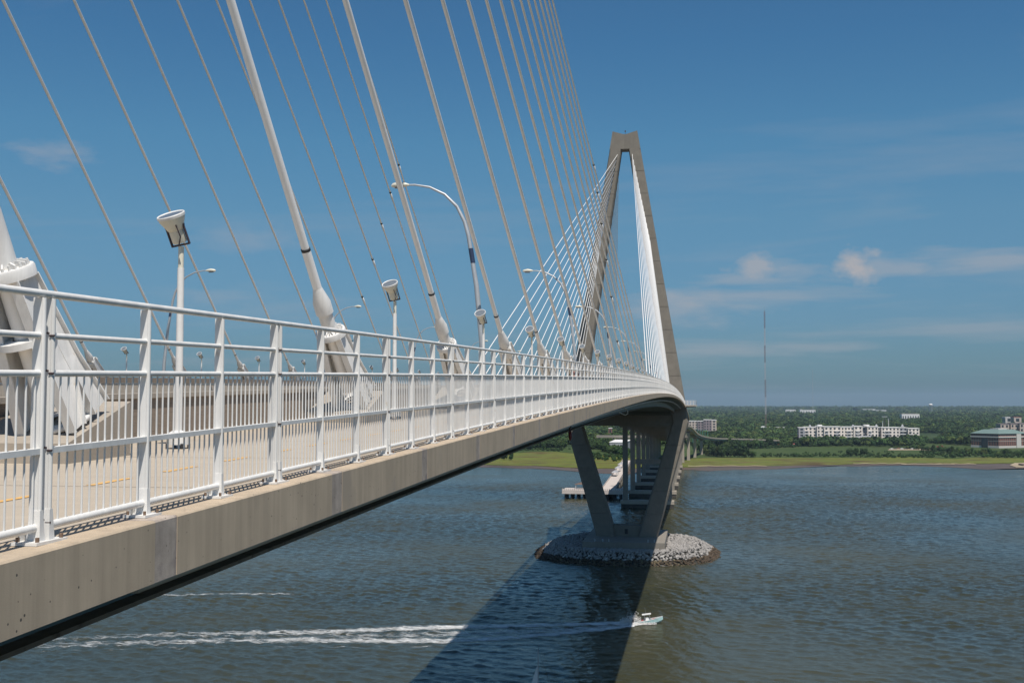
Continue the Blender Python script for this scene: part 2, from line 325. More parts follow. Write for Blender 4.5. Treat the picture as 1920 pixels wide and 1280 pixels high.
def sheet(name, line, z, mt, back=26500, wob=3, sub=14, label=None):
    pts = [atZ(x, y, z) for x, y in line]
    out = []
    for a, b in zip(pts, pts[1:]):
        for i in range(sub):
            q = a.lerp(b, i / sub); q.y += noise.noise(Vector((q.x * 0.02, z * 7, 0))) * wob * 6 + noise.noise(Vector((q.x * 0.09, z * 3, 1))) * wob; out.append(q)
    out.append(pts[-1])
    out = [Vector((-9000, out[0].y - 100, z))] + out + [Vector((9000, out[-1].y + 60, z))]
    bk = [Vector((q.x * (14 if i in (0, len(out) - 1) else 1.0), back if i in (0, len(out) - 1) else back, z)) for i, q in enumerate(out)]
    bk = [Vector((q.x * 4, back, z)) for q in out]
    mb = MB(); n = len(out)
    mb.add(out + bk, [(i, i + 1, n + i + 1, n + i) for i in range(n - 1)])
    lo = [Vector((q.x, q.y, -0.3)) for q in out]
    mb.add(out + lo, [(i, n + i, n + i + 1, i + 1) for i in range(n - 1)])
    return mb.build(name, mt, kind='structure', label=label)
sheet('mudflat', SH_MUD, 0.15, M_MUD, back=1400, label='brown mudflat along the far shore')
sheet('marsh', SH_MARSH, 0.7, M_MARSH, back=1900, label='yellow green salt marsh')
G0 = 1.2
sheet('grass_field', [(860, 850), (930, 848), (1000, 846), (1100, 850), (1180, 856), (1290, 858), (1430, 857), (1600, 857), (1760, 857), (1900, 858), (1950, 857)], 1.0, M_FIELD, back=2400, wob=6, label='green field behind the marsh')
sheet('ground', [(860, 838), (1000, 836), (1200, 838), (1300, 836), (1480, 832), (1650, 830), (1800, 832), (1950, 834)], G0, M_LAND, back=27000, wob=8, label='wooded ground to the horizon')

# ------------------------------------------------------------------ the bridge deck
XC = -28.85                                  # centre line of the bridge
def ZS(y):                                   # top of the slab over the water
    if y <= 644: return H + 1.83 - 5.48e-5 * (235.5 - y) ** 2
    return ZS(644) - 0.0447 * (y - 644)
def sweep(poly, y0, y1, step, xfun=None, cap=True):
    n = max(1, int(math.ceil((y1 - y0) / step))); ys = [y0 + (y1 - y0) * i / n for i in range(n + 1)]
    k = len(poly); vs = [(x, y, ZS(y) + z) for y in ys for (x, z) in poly]
    fs = [(i * k + j, i * k + (j + 1) % k, (i + 1) * k + (j + 1) % k, (i + 1) * k + j) for i in range(n) for j in range(k)]
    if cap: fs += [tuple(range(k))[::-1], tuple(range(n * k, n * k + k))]
    return vs, fs
def swept(name, polys, y0, y1, step, mt, parent, **kw):
    mb = MB()
    for p in polys: mb.add(*sweep(p, y0, y1, step))
    return mb.build(name, mt, parent, **kw)
def rect(x0, x1, z0, z1): return [(x0, z0), (x1, z0), (x1, z1), (x0, z1)]
Y0, Y1, YE = -30.0, 471.0, 1330.0
deck = empty('bridge_deck', (XC, 0, ZS(0)), 'long concrete and steel deck of the cable-stayed bridge arching over the river', 'bridge deck')
swept('path_slab', [rect(-11.0, -5.22, -0.30, -0.06)], Y0, 690, 6, M_PATH, deck)
swept('gutter', [rect(-5.22, -5.06, -0.30, -0.16)], Y0, 690, 6, M_FASCIA, deck)
swept('roadway', [[(-47.0, -0.3), (-11.35, -0.3), (-11.35, 0.0), (XC, 0.30), (-47.0, 0.0)]], Y0, 690, 8, M_ROAD, deck)
swept('approach_roadway', [[(-45.4, -0.3), (-12.0, -0.3), (-12.0, 0.0), (XC, 0.30), (-45.4, 0.0)]], 690, YE, 8, M_ROAD, deck)
swept('north_edge_slab', [rect(-48.9, -47.0, -0.45, 0.02)], Y0, 690, 8, M_CONC, deck)
# near barrier: brown weathered wall beside the path with a lighter cap
swept('barrier_wall', [[(-11.40, -0.06), (-11.0, -0.06), (-11.05, 0.80), (-11.33, 0.80)]], Y0, 690, 6, M_WALL, deck)
swept('barrier_cap', [rect(-11.38, -10.99, 0.80, 0.90)], Y0, 690, 6, M_CONC, deck)
swept('far_barrier', [[(-45.95, 0.0), (-45.4, 0.0), (-45.55, 1.05), (-45.85, 1.05)]], Y0, 690, 8, M_CONC, deck)
swept('far_barrier_cap', [rect(-45.92, -45.50, 1.08, 1.55)], Y0, 690, 8, M_WALL, deck)
swept('approach_parapet', [rect(-12.0, -11.7, -.5, 1.0), rect(-45.7, -45.4, -.5, 1.0)], 690, YE, 8, M_CONC, deck)
# joints across the path
mb = MB()
y = 2.9
while y < 120:
    mb.add([(-10.9, y, ZS(y) - 0.056), (-5.25, y, ZS(y) - 0.056), (-5.25, y + 0.02, ZS(y) - 0.056), (-10.9, y + 0.02, ZS(y) - 0.056)], [(0, 1, 2, 3)]); y += 4.665
mb.build('path_joint', M_BLACK, deck, kind='stuff', fix=False)
# fascia panels, each a piece, with narrow darker closure strips between
PW = 4.665; y = -24.0; i = 0
def fas(y0, y1, nm, mt, inset=0.0):
    mb = MB(); mb.add(*sweep([(-5.06, -0.52), (-4.51 - inset, -0.52), (-4.51 - inset, -0.015), (-4.525 - inset, 0.0), (-5.05, 0.0), (-5.06, -0.01)], y0, y1, 2.4)); return mb.build(nm, mt, deck)
y = 8.95 - PW * 7
while y < 462:
    if y < 130:
        fas(y, y + 0.40, 'closure_strip', M_CLOSURE, 0.004); fas(y + 0.405, y + PW - 0.005, 'fascia_panel', M_FASCIA)
    else: fas(y + 0.01, y + PW - 0.01, 'fascia_panel', M_FASCIA)
    y += PW
fas(y, 690, 'fascia_panel', M_FASCIA)
# yellow dashes
y = 8.55
for k in range(60):
    mb = MB(); n = 3
    for j in range(n):
        a, b = y + 0.95 * j / n, y + 0.95 * (j + 1) / n
        mb.add([(-7.12, a, ZS(a) - 0.054), (-7.01, a, ZS(a) - 0.054), (-7.01, b, ZS(b) - 0.054), (-7.12, b, ZS(b) - 0.054)], [(0, 1, 2, 3)])
    mb.build('yellow_dash', M_YELLOW, deck, fix=False); y += 1.9
# lane marks on the road
mb = MB()
for lx in (-15.3, -19, -22.7, -26.4, -31.3, -35, -38.7, -42.4):
    y = 5.0
    while y < 460:
        z = 0.3 * (1 - abs(lx - XC) / 17.8) + 0.005
        mb.add([(lx, y, ZS(y) + z), (lx + .12, y, ZS(y) + z), (lx + .12, y + 3, ZS(y + 3) + z), (lx, y + 3, ZS(y + 3) + z)], [(0, 1, 2, 3)]); y += 12
mb.build('lane_marks', M_WHITE, deck, kind='stuff', fix=False)
# girders below
def girder(xg, y0, y1, nm, depth=2.35):
    swept(nm + '_web', [rect(xg - 0.03, xg + 0.03, -depth, -0.32)], y0, y1, 8, M_STEEL, deck)
    swept(nm + '_flange', [rect(xg - 0.35, xg + 0.35, -depth - 0.07, -depth)], y0, y1, 8, M_FLANGE, deck)
for xg in (-9.2, -48.3): girder(xg, Y0, 690, 'edge_girder')
for xg in (-14.0, -23.9, -33.8, -43.7): girder(xg, 690, YE, 'approach_girder', 2.9)
mbf = MB(); mbb = MB(); y = Y0 + 2
while y < 690:
    z = ZS(y); mbf.box(-48.2, -9.24, y - .02, y + .02, z - 1.9, z - .31).box(-48.2, -9.24, y - .2, y + .2, z - 1.95, z - 1.9)
    mbb.prism([(-9.16, y - .02, z - 1.2), (-5.1, y - .02, z - .62), (-5.1, y - .02, z - .53), (-9.16, y - .02, z - .31)], (0, .04, 0))
    y += 4.88
mbf.build('floor_beams', M_STEEL, deck, kind='stuff'); mbb.build('cantilever_brackets', M_STEEL, deck, kind='stuff')
mb = MB()
for (xx, zz, r) in ((-6.3, -1.15, .09), (-6.6, -1.2, .07)):
    mb.tube([(xx, y, ZS(y) + zz) for y in range(12, 460, 8)], r, 6)
mb.build('conduit_pipe', M_GALV, deck)
mb = MB(); y = 30
pts = [(-5.0, 208, 0), (-4.7, 208, -1.2), (-4.2, 207, -2.1), (-4.7, 204, -2.9), (-6.2, 200, -2.6)]

# ------------------------------------------------------------------ far tower
def yz(px, py, Y=466.5): return atY(px, py, Y)
tower = empty('bridge_tower', (XC, 471, 6), 'tall diamond shaped concrete tower of the bridge standing on a rock island', 'bridge tower')
def legbox(lev):   # lev: list of (z, x_in, x_out, y_half)
    vs = []; c = 0.22
    for (z, a, b, h) in lev:
        w = b - a; e = w * 0.08
        vs += [(a, 471 - h * 0.72, z), (a + e, 471 - h, z), (b - e, 471 - h, z), (b, 471 - h * 0.72, z), (b, 471 + h * 0.72, z), (b - e, 471 + h, z), (a + e, 471 + h, z), (a, 471 + h * 0.72, z)]
    fs = []
    for i in range(len(lev) - 1):
        for j in range(8): fs.append((i * 8 + j, i * 8 + (j + 1) % 8, i * 8 + 8 + (j + 1) % 8, i * 8 + 8 + j))
    fs += [tuple(range(8))[::-1], tuple(range(len(lev) * 8 - 8, len(lev) * 8))]
    return vs, fs
zt, zk, zb = H + 114.1, H - 7.5, H - 54.2
o_t, o_k, o_b = 5.15, 25.5, 12.55
i_t, i_k, i_b = 1.45, 18.7, 4.5; z_it = H + 106.5
def lerp(a, b, t): return a + (b - a) * t
LZ = []      # leg lifts with joints, upper leg
for s in (1, -1):
    def side(z, i, o, h): return (z, XC + min(s * i, s * o), XC + max(s * i, s * o), h)
    # upper leg in lifts of 9.5 m, each a piece with a thin joint between
    n = 12
    for q in range(n):
        za = lerp(zk, z_it, q / n) + (0.09 if q else 0); zb2 = lerp(zk, z_it, (q + 1) / n) - 0.09
        L_ = []
        for z in (za, zb2):
            t = (z - zk) / (zt - zk); ti = (z - zk) / (z_it - zk)
            L_.append(side(z, lerp(i_k, i_t, ti), lerp(o_k, o_t, t), lerp(4.6, 3.1, t)))
        mb = MB(); mb.add(*legbox(L_)); mb.build('upper_leg_lift', M_TOWER, tower)
    mb = MB(); mb.add(*legbox([side(z, lerp(i_k, i_t, (z - zk) / (z_it - zk)) + .07, lerp(o_k, o_t, (z - zk) / (zt - zk)) - .07, lerp(4.5, 3.0, (z - zk) / (zt - zk))) for z in (zk, z_it)])); mb.build('leg_core', M_WALL, tower)
    for q in range(5):
        za = lerp(zb, zk, q / 5) + (0.04 if q else 0); zb2 = lerp(zb, zk, (q + 1) / 5) - (0.04 if q < 4 else 0)
        mb = MB(); mb.add(*legbox([side(z, lerp(i_b, i_k, (z - zb) / (zk - zb)), lerp(o_b, o_k, (z - zb) / (zk - zb)), lerp(5.4, 4.6, (z - zb) / (zk - zb))) for z in (za, zb2)])); mb.build('lower_leg_lift', M_TOWER, tower)
# head where the legs meet: notched top
mb = MB()
xo = lambda z: lerp(o_k, o_t, (z - zk) / (zt - zk))
y0, y1 = 471 - 3.1, 471 + 3.1
for s in (1, -1):
    g = 0.06 if s > 0 else 0.0
    mb.prism([(XC + g * s, y0, z_it), (XC + s * xo(z_it), y0, z_it), (XC + s * xo(zt), y0, zt), (XC + s * .6, y0, zt - 1.35), (XC + g * s, y0, zt - 1.35)], (0, 6.2, 0))
mb.build('tower_head', M_TOWER, tower)
mb = MB(); mb.tube([(XC, 471, zt - 1.35), (XC, 471, zt + .9)], .06, 6).box(XC - .25, XC + .25, 470.8, 471.2, zt + .3, zt + .9); mb.build('beacon_lamp', M_DARK, tower)
mb = MB(); mb.box(XC - 19.5, XC + 19.5, 467.2, 474.8, H - 9.0, H - 4.6); mb.build('cross_beam', M_TOWER, tower)
mb = MB(); mb.hexa([(XC - 5, 467.6, zb), (XC + 5, 467.6, zb), (XC + 5, 474.4, zb), (XC - 5, 474.4, zb), (XC - 6.6, 467.6, zb + 4.4), (XC + 6.6, 467.6, zb + 4.4), (XC + 6.6, 474.4, zb + 4.4), (XC - 6.6, 474.4, zb + 4.4)]); mb.build('base_web', M_TOWER, tower)
mb = MB(); mb.box(XC - .9, XC + .3, 467.4, 467.6, zb + 1.0, zb + 3.0); mb.build('service_door', M_BLACK, tower)
mb = MB(); mb.box(XC - 16.4, XC + 15.9, 447, 495, 3.9, zb); mb.build('footing', M_PIERC, tower)
for xx in (-40.5, -37.3, -34.9, -19.5, -17.0):
    mb = MB(); mb.box(xx - .2, xx + .2, 449, 449.5, zb, zb + .9); mb.build('bollard_post', M_GALV, tower)
# overlook platform cantilevered beside the tower
ov = empty('overlook_platform', (-3, 471, ZS(471)), 'small railed lookout platform sticking out beside the far tower', 'platform')
zo = ZS(471) + .75
mb = MB(); mb.prism([(-5.0, 463.5, zo - .5), (-0.1, 465, zo - .5), (-0.1, 477, zo - .5), (-5.0, 478.5, zo - .5)], (0, 0, .5)); mb.build('platform_slab', M_CONC, ov)
mb = MB(); mb.prism([(-9, 465.5, zo - 1.3), (-0.6, 465.9, zo - .75), (-0.6, 465.9, zo - .52), (-9, 465.5, zo - .52)], (0, 10, 0)); mb.build('platform_bracket', M_CONC, ov)
mb = MB()
pp = [(-5.0, 463.7), (-0.25, 465.2), (-0.25, 476.8), (-5.0, 478.3)]
for zz in (.15, .5, .85, 1.2, 1.5, 1.83):
    mb.tube([(x, y, zo + zz) for x, y in pp], .05, 6)
mb.build('platform_rail', M_WHITE, ov)
mb = MB()
for a, b in zip(pp, pp[1:]):
    n = 4 if a[0] != b[0] else 7
    for k in range(n + 1):
        x, y = lerp(a[0], b[0], k / n), lerp(a[1], b[1], k / n); mb.box(x - .05, x + .05, y - .03, y + .03, zo, zo + 1.83)
mb.build('platform_post', M_WHITE, ov, kind='stuff')

# ------------------------------------------------------------------ railing along the path
rail = empty('path_railing', (-4.77, 7.7, ZS(7.7)), 'white painted tall metal railing along the outer edge of the walkway', 'railing')
RX, SP, P0 = -4.77, 1.555, 7.67
N0, N1 = -4, 293
posts = []
for n in range(N0, N1 + 1):
    y = P0 + SP * n
    if n % 3 == 0: posts += [(y - .062, -1), (y + .062, 1)]
    else: posts.append((y, 0))
def railseg(mb, hh, r, square=False, gap=True):
    secs = []
    a = None
    for (y, d) in posts:
        if d == -1:
            if a is not None: secs.append((a, y - .012))
        elif d == 1: a = y + .012
        elif a is None: a = y
    secs.append((a, posts[-1][0]))
    for (p, q) in secs:
        if square: mb.add(*sweep([(RX - .034, hh - .022), (RX + .034, hh - .022), (RX + .034, hh + .022), (RX - .034, hh + .022)], p, q, 1.6))
        else:
            k = 3 if p < 200 else 1
            mb.tube([(RX, lerp(p, q, i / k), ZS(lerp(p, q, i / k)) + hh) for i in range(k + 1)], r, 10 if p < 60 else 6)
mb = MB(); ys = [posts[0][0] - .1 + i * 2.33 for i in range(int((posts[-1][0] - posts[0][0]) / 2.33) + 1)]
mb.tube([(RX, y, ZS(y) + 1.83) for y in ys], .029, 12); mb.build('top_rail', M_WHITE, rail)
for (h, r) in ((1.52, .0245), (1.24, .026), (.115, .031)):
    mb = MB(); railseg(mb, h, r); mb.build({1.52: 'upper_rail', 1.24: 'middle_rail', .115: 'bottom_rail'}[h], M_WHITE, rail)
mb = MB(); railseg(mb, .67, 0, True); mb.build('flat_bar', M_WHITE, rail)
mp = MB()
mp.hexa([(-.050, -.014, .02), (.034, -.014, .02), (.034, .014, .02), (-.050, .014, .02), (-.050, -.014, 1.80), (.034, -.014, 1.80), (.034, .014, 1.80), (-.050, .014, 1.80)])
mp.tube([(.028, 0, .02), (.028, 0, 1.79)], .018, 8)
mp.hexa([(-.06, -.035, .02), (.055, -.035, .02), (.055, .035, .02), (-.06, .035, .02), (-.035, -.02, .24), (.045, -.02, .24), (.045, .02, .24), (-.035, .02, .24)])
post_o = mp.build('post', M_WHITE, None); 
bpm = MB(); bpm.box(-.11, .10, -.15, .15, 0, .022)
bpm.box(-.09, -.085, -.10, .05, .02, .10)
bp_o = bpm.build('base_plate', M_WHITE, None)
btm = MB()
for (x, y) in ((-.08, -.115), (.075, -.115), (-.08, .115), (.075, .115)): btm.tube([(x, y, .02), (x, y, .055)], .014, 6)
bt_o = btm.build('bolt', M_RUST, None)
posts.sort(key=lambda q: abs(q[0] - 4))
first = posts[:300]; rest = posts[300:]
sb_ = MB()
for hh_ in (.14, .67, 1.24, 1.52): sb_.tube([(.012, -.020, hh_), (.052, -.020, hh_)], .009, 6).tube([(.0, -.030, hh_ + .02), (.0, -.013, hh_ + .02)], .009, 6)
sb_o = sb_.build('splice_bolt', M_DARK, None); sbm = sb_o.data; bpy.data.objects.remove(sb_o)
pm, bm_, tm = post_o.data, bp_o.data, bt_o.data
for o in (post_o, bp_o, bt_o): bpy.data.objects.remove(o)
for i, (y, d) in enumerate(first):
    o = bpy.data.objects.new('post', pm); COL.objects.link(o); o.parent = rail; o.matrix_parent_inverse = Matrix.Translation(rail.location).inverted(); o.location = (RX, y, ZS(y))
    if d != 1:
        q = bpy.data.objects.new('base_plate', bm_); COL.objects.link(q); q.parent = o; q.location = (0, .06 if d else 0, 0)
        if d: q.scale = (1, 1.35, 1)
        if y < 60:
            q2 = bpy.data.objects.new('bolt', tm); COL.objects.link(q2); q2.parent = o; q2.location = (0, .06 if d else 0, 0)
            if d: q2.scale = (1, 1.35, 1)
    if d == 1 and y < 40:
        q3 = bpy.data.objects.new('splice_bolt', sbm); COL.objects.link(q3); q3.parent = o
mb = MB()
for (y, d) in rest: mb.add([(v.co.x + RX, v.co.y + y, v.co.z + ZS(y)) for v in pm.vertices], [tuple(p.vertices) for p in pm.polygons])
mb.build('far_posts', M_WHITE, rail, kind='stuff', fix=False)
bs = []
for n in range(N0, N1):
    for j in range(1, 14): bs.append(P0 + SP * n + SP * j / 14 + (0.0))
bs.sort(key=lambda y: abs(y - 5))
mb = MB(); mb.tube([(0, 0, .13), (0, 0, 1.22)], .0092, 6); b0 = mb.build('baluster', M_WHITE, None); bmesh_ = b0.data; bpy.data.objects.remove(b0)
for y in bs[:300]:
    o = bpy.data.objects.new('baluster', bmesh_); COL.objects.link(o); o.parent = rail; o.matrix_parent_inverse = Matrix.Translation(rail.location).inverted(); o.location = (RX, y, ZS(y))
mb = MB()
for y in bs[300:]: mb.tube([(RX, y, ZS(y) + .13), (RX, y, ZS(y) + 1.22)], .0085, 4, cap=False)
mb.build('far_balusters', M_WHITE, rail, kind='stuff', fix=False)

# ------------------------------------------------------------------ stay cables
ORD = ['first', 'second', 'third', 'fourth', 'fifth', 'sixth', 'seventh', 'eighth', 'ninth', 'tenth', 'eleventh', 'twelfth', 'thirteenth', 'fourteenth', 'fifteenth', 'sixteenth']
CY = lambda k: 15.08 + 14.74 * k
def near_top(k, sgn):      # on the near tower, which stands just behind the viewer
    return Vector((XC + sgn * (3.84 + (15 - k) * 0.505), -8.06, H + 104.6 - (15 - k) * 2.93))
def top_pt(k, sgn, Y):   # attachment on a tower
    return Vector((XC + sgn * (3.1 + (15 - k) * 0.47), Y, H + 104.0 - (15 - k) * 2.42))
def frame(w):
    v = w.cross(Vector((1, 0, 0))).normalized(); u = v.cross(w).normalized()
    if v.y < 0: v = -v; u = -u
    return u, v
def anchor(par, C, w, kind, big=True, slabz=None, mirror=1, sl=0.0):
    u, v = frame(w)
    if u.x * mirror < 0: u = -u
    P = lambda a, b, c: C + u * a + v * b + w * c
    n = 20 if big else 10
    mb = MB(); s0 = 0.0
    if kind == 'A':
        mb.lathe([(0, .20), (.55 + sl, .20), (.55 + sl, .245), (.88 + sl, .245), (1.32 + sl, .125), (1.32 + sl, .10)], C, w, u, v, n)
    else:
        mb.lathe([(.25, .12), (.3, .25), (.42, .285), (.75, .27), (1.0, .22), (1.35, .14), (1.35, .10)], C, w, u, v, n)
    sm_angle(mb.build('anchor_cone', M_WHITE, par), 35)
    mb = MB(); mb.lathe([(1.2, .125), (2.42, .125), (2.42, .10)], C, w, u, v, n); sm_angle(mb.build('guide_pipe', M_CABLE, par), 40)
    mb = MB(); mb.lathe([(2.42, .10), (2.42, .128), (2.50, .128), (2.50, .10)], C, w, u, v, n); mb.build('rubber_band', M_BLACK, par)
    cd = C.z - slabz if slabz is not None else 2.6
    dn = -(cd - .12) / max(0.3, w.z)      # distance down to the slab along the axis
    if kind == 'A':
        mb = MB(); mb.lathe([(0, .2), (0, .41), (-.03, .425), (-.17, .425), (-.17, .2)], C, w, u, v, 28)
        sm_angle(mb.build('flange', M_WHITE, par), 35)
        mb = MB()
        for j in range(12):
            t = 2 * math.pi * j / 12; r = u * math.cos(t) + v * math.sin(t); q = w.cross(r)
            a0 = C + r * .20; mb.prism([a0 - q * .012, a0 + r * .16 - q * .012, a0 + r * .16 + w * .05 - q * .012, a0 + r * .04 + w * .09 - q * .012, a0 + w * .09 - q * .012], q * .024)
            t += math.pi / 12; r = u * math.cos(t) + v * math.sin(t); mb.tube([C + r * .34 - w * .01, C + r * .34 + w * .07], .022, 6)
            mb.tube([C + r * .34 - w * .12, C + r * .34 - w * .20], .024, 6)
        mb.build('flange_stiffener', M_WHITE, par, kind='stuff')
    top = -.17 if kind == 'A' else .35
    for s in (-1, 1):       # two deep side plates with edge flanges
        mb = MB(); a = .24 * s
        pl = [P(a, -.26, top), P(a, .27, top), P(a * 1.5, .50, dn * .6), P(a * 1.8, .80, dn + .10), P(a * 1.8, .34, dn + .03), P(a * 1.65, .20, dn * .72), P(a * 1.8, .02, dn), P(a * 1.8, -.28, dn - .02), P(a * 1.4, -.28, dn * .6)]
        mb.prism(pl, u * .035)
        for e in ((1, 2), (2, 3), (7, 8), (8, 0), (4, 5), (5, 6)):
            p, q = pl[e[0]], pl[e[1]]; nn = (q - p).cross(u).normalized()
            mb.hexa([p - u * .07 - nn * .012, q - u * .07 - nn * .012, q + u * .10 - nn * .012, p + u * .10 - nn * .012, p - u * .07 + nn * .012, q - u * .07 + nn * .012, q + u * .10 + nn * .012, p + u * .10 + nn * .012])
        mb.build('side_plate', M_WHITE, par)
    mb = MB()
    mb.hexa([P(-.24, .03, top), P(.24, .03, top), P(.24, .06, top), P(-.24, .06, top), P(-.44, .23, dn * .75), P(.44, .23, dn * .75), P(.44, .26, dn * .75), P(-.44, .26, dn * .75)])
    mb.build('web_plate', M_WHITE, par)
    mb = MB(); mb.lathe([(top, .17), (dn * .8, .17)], C, w, u, v, 12); mb.build('socket_pipe', M_CABLE, par)
    if kind == 'A':
        if sl: mb = MB(); c = dn * .42; mb.lathe([(c, .2), (c, .42), (c - .10, .43), (c - .10, .2)], C, w, u, v, 16); sm_angle(mb.build('bearing_ring', M_WHITE, par), 35)
        mb = MB(); c = dn * .55; mb.hexa([P(-.05, .05, c), P(.05, .05, c), P(.05, .62, c + .06), P(-.05, .62, c + .06), P(-.05, .05, c + .3), P(.05, .05, c + .3), P(.05, .50, c + .22), P(-.05, .50, c + .22)]); mb.build('lug', M_WHITE, par)
        mb = MB(); c = dn; mb.lathe([(c - .02, .25), (c - .02, .46), (c + .05, .46), (c + .05, .25)], C + v * .2, w, u, v, 20); mb.build('base_ring', M_WHITE, par)
    else:
        mb = MB(); c = .1
        mb.hexa([P(-.30, -.34, c - .42), P(.30, -.34, c - .42), P(.34, -.30, c + .05), P(-.34, -.30, c + .05), P(-.30, -.28, c - .42), P(.30, -.28, c - .42), P(.30, .05, c + .16), P(-.30, .05, c + .16)])
        mb.build('cover_plate', M_WHITE, par)
        q = P(0, .36, -.15); mb = MB()
        ax = Vector((1, 0, 0)); mb.tube([q - ax * .2, q + ax * .2], .25, 14); mb.build('damper_wheel', M_WHITE, par)
        mb = MB()
        for j in range(8):
            t = j * math.pi / 4; r = Vector((0, math.cos(t), math.sin(t))); mb.tube([q + ax * .2 + r * .17, q + ax * .25 + r * .17], .03, 6)
        mb.build('wheel_bolt', M_CABLE, par)
        mb = MB(); p1 = P(-.1, .15, .05); p2 = P(-.1, .62, dn * .75); mb.tube([p1, p2], .05, 8); mb.build('damper_strut', M_WHITE, par)
def second_collar(par, C, T, ypx, r=.10):
    # a second dark band high on the long cables
    lo, hi = 0.0, 1.0
    def py(t):
        P = C.lerp(T, t) - Vector((0, 0, H)); c = ROT.transposed() @ P; return 640 + F_PX * c.y / c.z
    for _ in range(40):
        m = (lo + hi) / 2
        if py(m) > ypx: lo = m
        else: hi = m
    t = (lo + hi) / 2; w = (T - C).normalized(); u, v = frame(w); P = C.lerp(T, t)
    mb = MB(); mb.lathe([(0, r), (0, r * 1.55), (.3, r * 1.55), (.3, r)], P, w, u, v, 12); mb.build('dark_collar', M_BLACK, par)
    mb = MB(); mb.lathe([(-.3, r), (-.3, r * 1.5), (-1.7, r * 1.4), (-1.8, r)], P, w, u, v, 12); mb.build('collar_sleeve', M_CABLE, par)
SEC = {15: 310, 14: 362, 13: 420, 12: 487, 11: 557, 10: 640}
def pedestal(par, x0, x1, yb, k, tilt):
    z = ZS(yb) - .06; ya, yc = yb - .75, yb + 1.12
    h0, h1 = .24, .24 + (yc - ya) * tilt
    mb = MB(); mb.hexa([(x0, ya, ZS(ya) - .1), (x1, ya, ZS(ya) - .1), (x1, yc, ZS(yc) - .1), (x0, yc, ZS(yc) - .1), (x0, ya, ZS(ya) + h0), (x1, ya, ZS(ya) + h0), (x1, yc, ZS(ya) + h1), (x0, yc, ZS(ya) + h1)])
    mb.build('pedestal', M_CONC, par)
def near_cable(k, side):
    sx = -10.05 if side == 'S' else -46.86
    sg = 1 if side == 'S' else -1
    y = CY(k) - (6.93 if side == 'N' else 0); C = Vector((sx, y, ZS(y) + 2.72 + (.1 if k == 0 else 0))); T = near_top(k, sg)
    w = (T - C).normalized()
    if side == 'S' and k in (1, 2): C = C - w * (.24, .14)[k - 1]
    if side == 'S':
        lab = 'thick pale stay cable anchored beside the walkway, %s from the left' % ORD[k]; g = 'stay cables from the walkway side to the near tower'
    else:
        lab = 'slender grey stay cable anchored beyond the roadway, %s from the left' % ORD[k - 5]; g = 'stay cables from the far side of the road to the near tower'
    e = empty('stay_cable', C, lab, 'stay cable', g)
    mb = MB(); mb.tube([C + w * 1.3, C.lerp(T, .5), T], .108, 14 if side == 'S' else 8, cap=False); mb.build('cable', M_CABLE, e)
    kind = 'A' if k < 3 else 'B'
    anchor(e, C, w, kind, side == 'S' and k < 8, ZS(y) + .35, 1, .5 if k == 0 else 0)
    yb = y + 2.4 * (-w.y) / w.z + .15
    pedestal(e, sx - .88 if side == 'S' else sx - .7, sx + .86, yb, k, .335 if kind == 'A' else .2)
    if k in SEC: second_collar(e, C, T, SEC[k])
    if k % 2 == 1:
        u, v = frame(w); P = C + w * (20 + 3 * k); mb = MB(); mb.lathe([(0, .102), (0, .106), (.04, .106), (.04, .102)], P, w, u, v, 10); mb.build('sheath_joint', M_WALL, e)
for k in range(16): near_cable(k, 'S')
for k in range(5, 16): near_cable(k, 'N')
def far_cable(k, sg, Y, Ya, lab, g, r=.11, tw=3.6):
    sx = -10.1 if sg > 0 else -48.3
    C = Vector((sx, Y, ZS(Y) + 2.7)); T = top_pt(k, sg, 471 + (tw if Y > 471 else -tw)); w = (T - C).normalized()
    e = empty('stay_cable', C, lab, 'stay cable', g)
    mb = MB(); mb.tube([C, T], r, 6, cap=False); mb.build('cable', M_CABLE, e)
    mb = MB(); mb.tube([C - w * 2.6, C - w * .4, C + w * .3, C + w * 1.2, C + w * 2.4], [.5, .3, .3, .16, .13], 8); mb.build('anchor_cone', M_WHITE, e)
for k in range(16):
    y = 471 - CY(k)
    far_cable(k, 1, y, 471, 'white stay cable on the right tower leg, %s from the top' % ORD[15 - k], 'stay cables on the right leg of the far tower')
    far_cable(k, -1, y, 471, 'white stay cable on the left tower leg, %s from the top' % ORD[15 - k], 'stay cables on the left leg of the far tower')
for k in range(16):
    y = 471 + 15 + 12.1 * k
    far_cable(k, 1, y, 471, 'thin back span stay cable running down behind the right tower leg', 'back span cables behind the right leg')
    far_cable(k, -1, y, 471, 'thin back span stay cable hanging behind the left tower leg', 'back span cables behind the left leg')

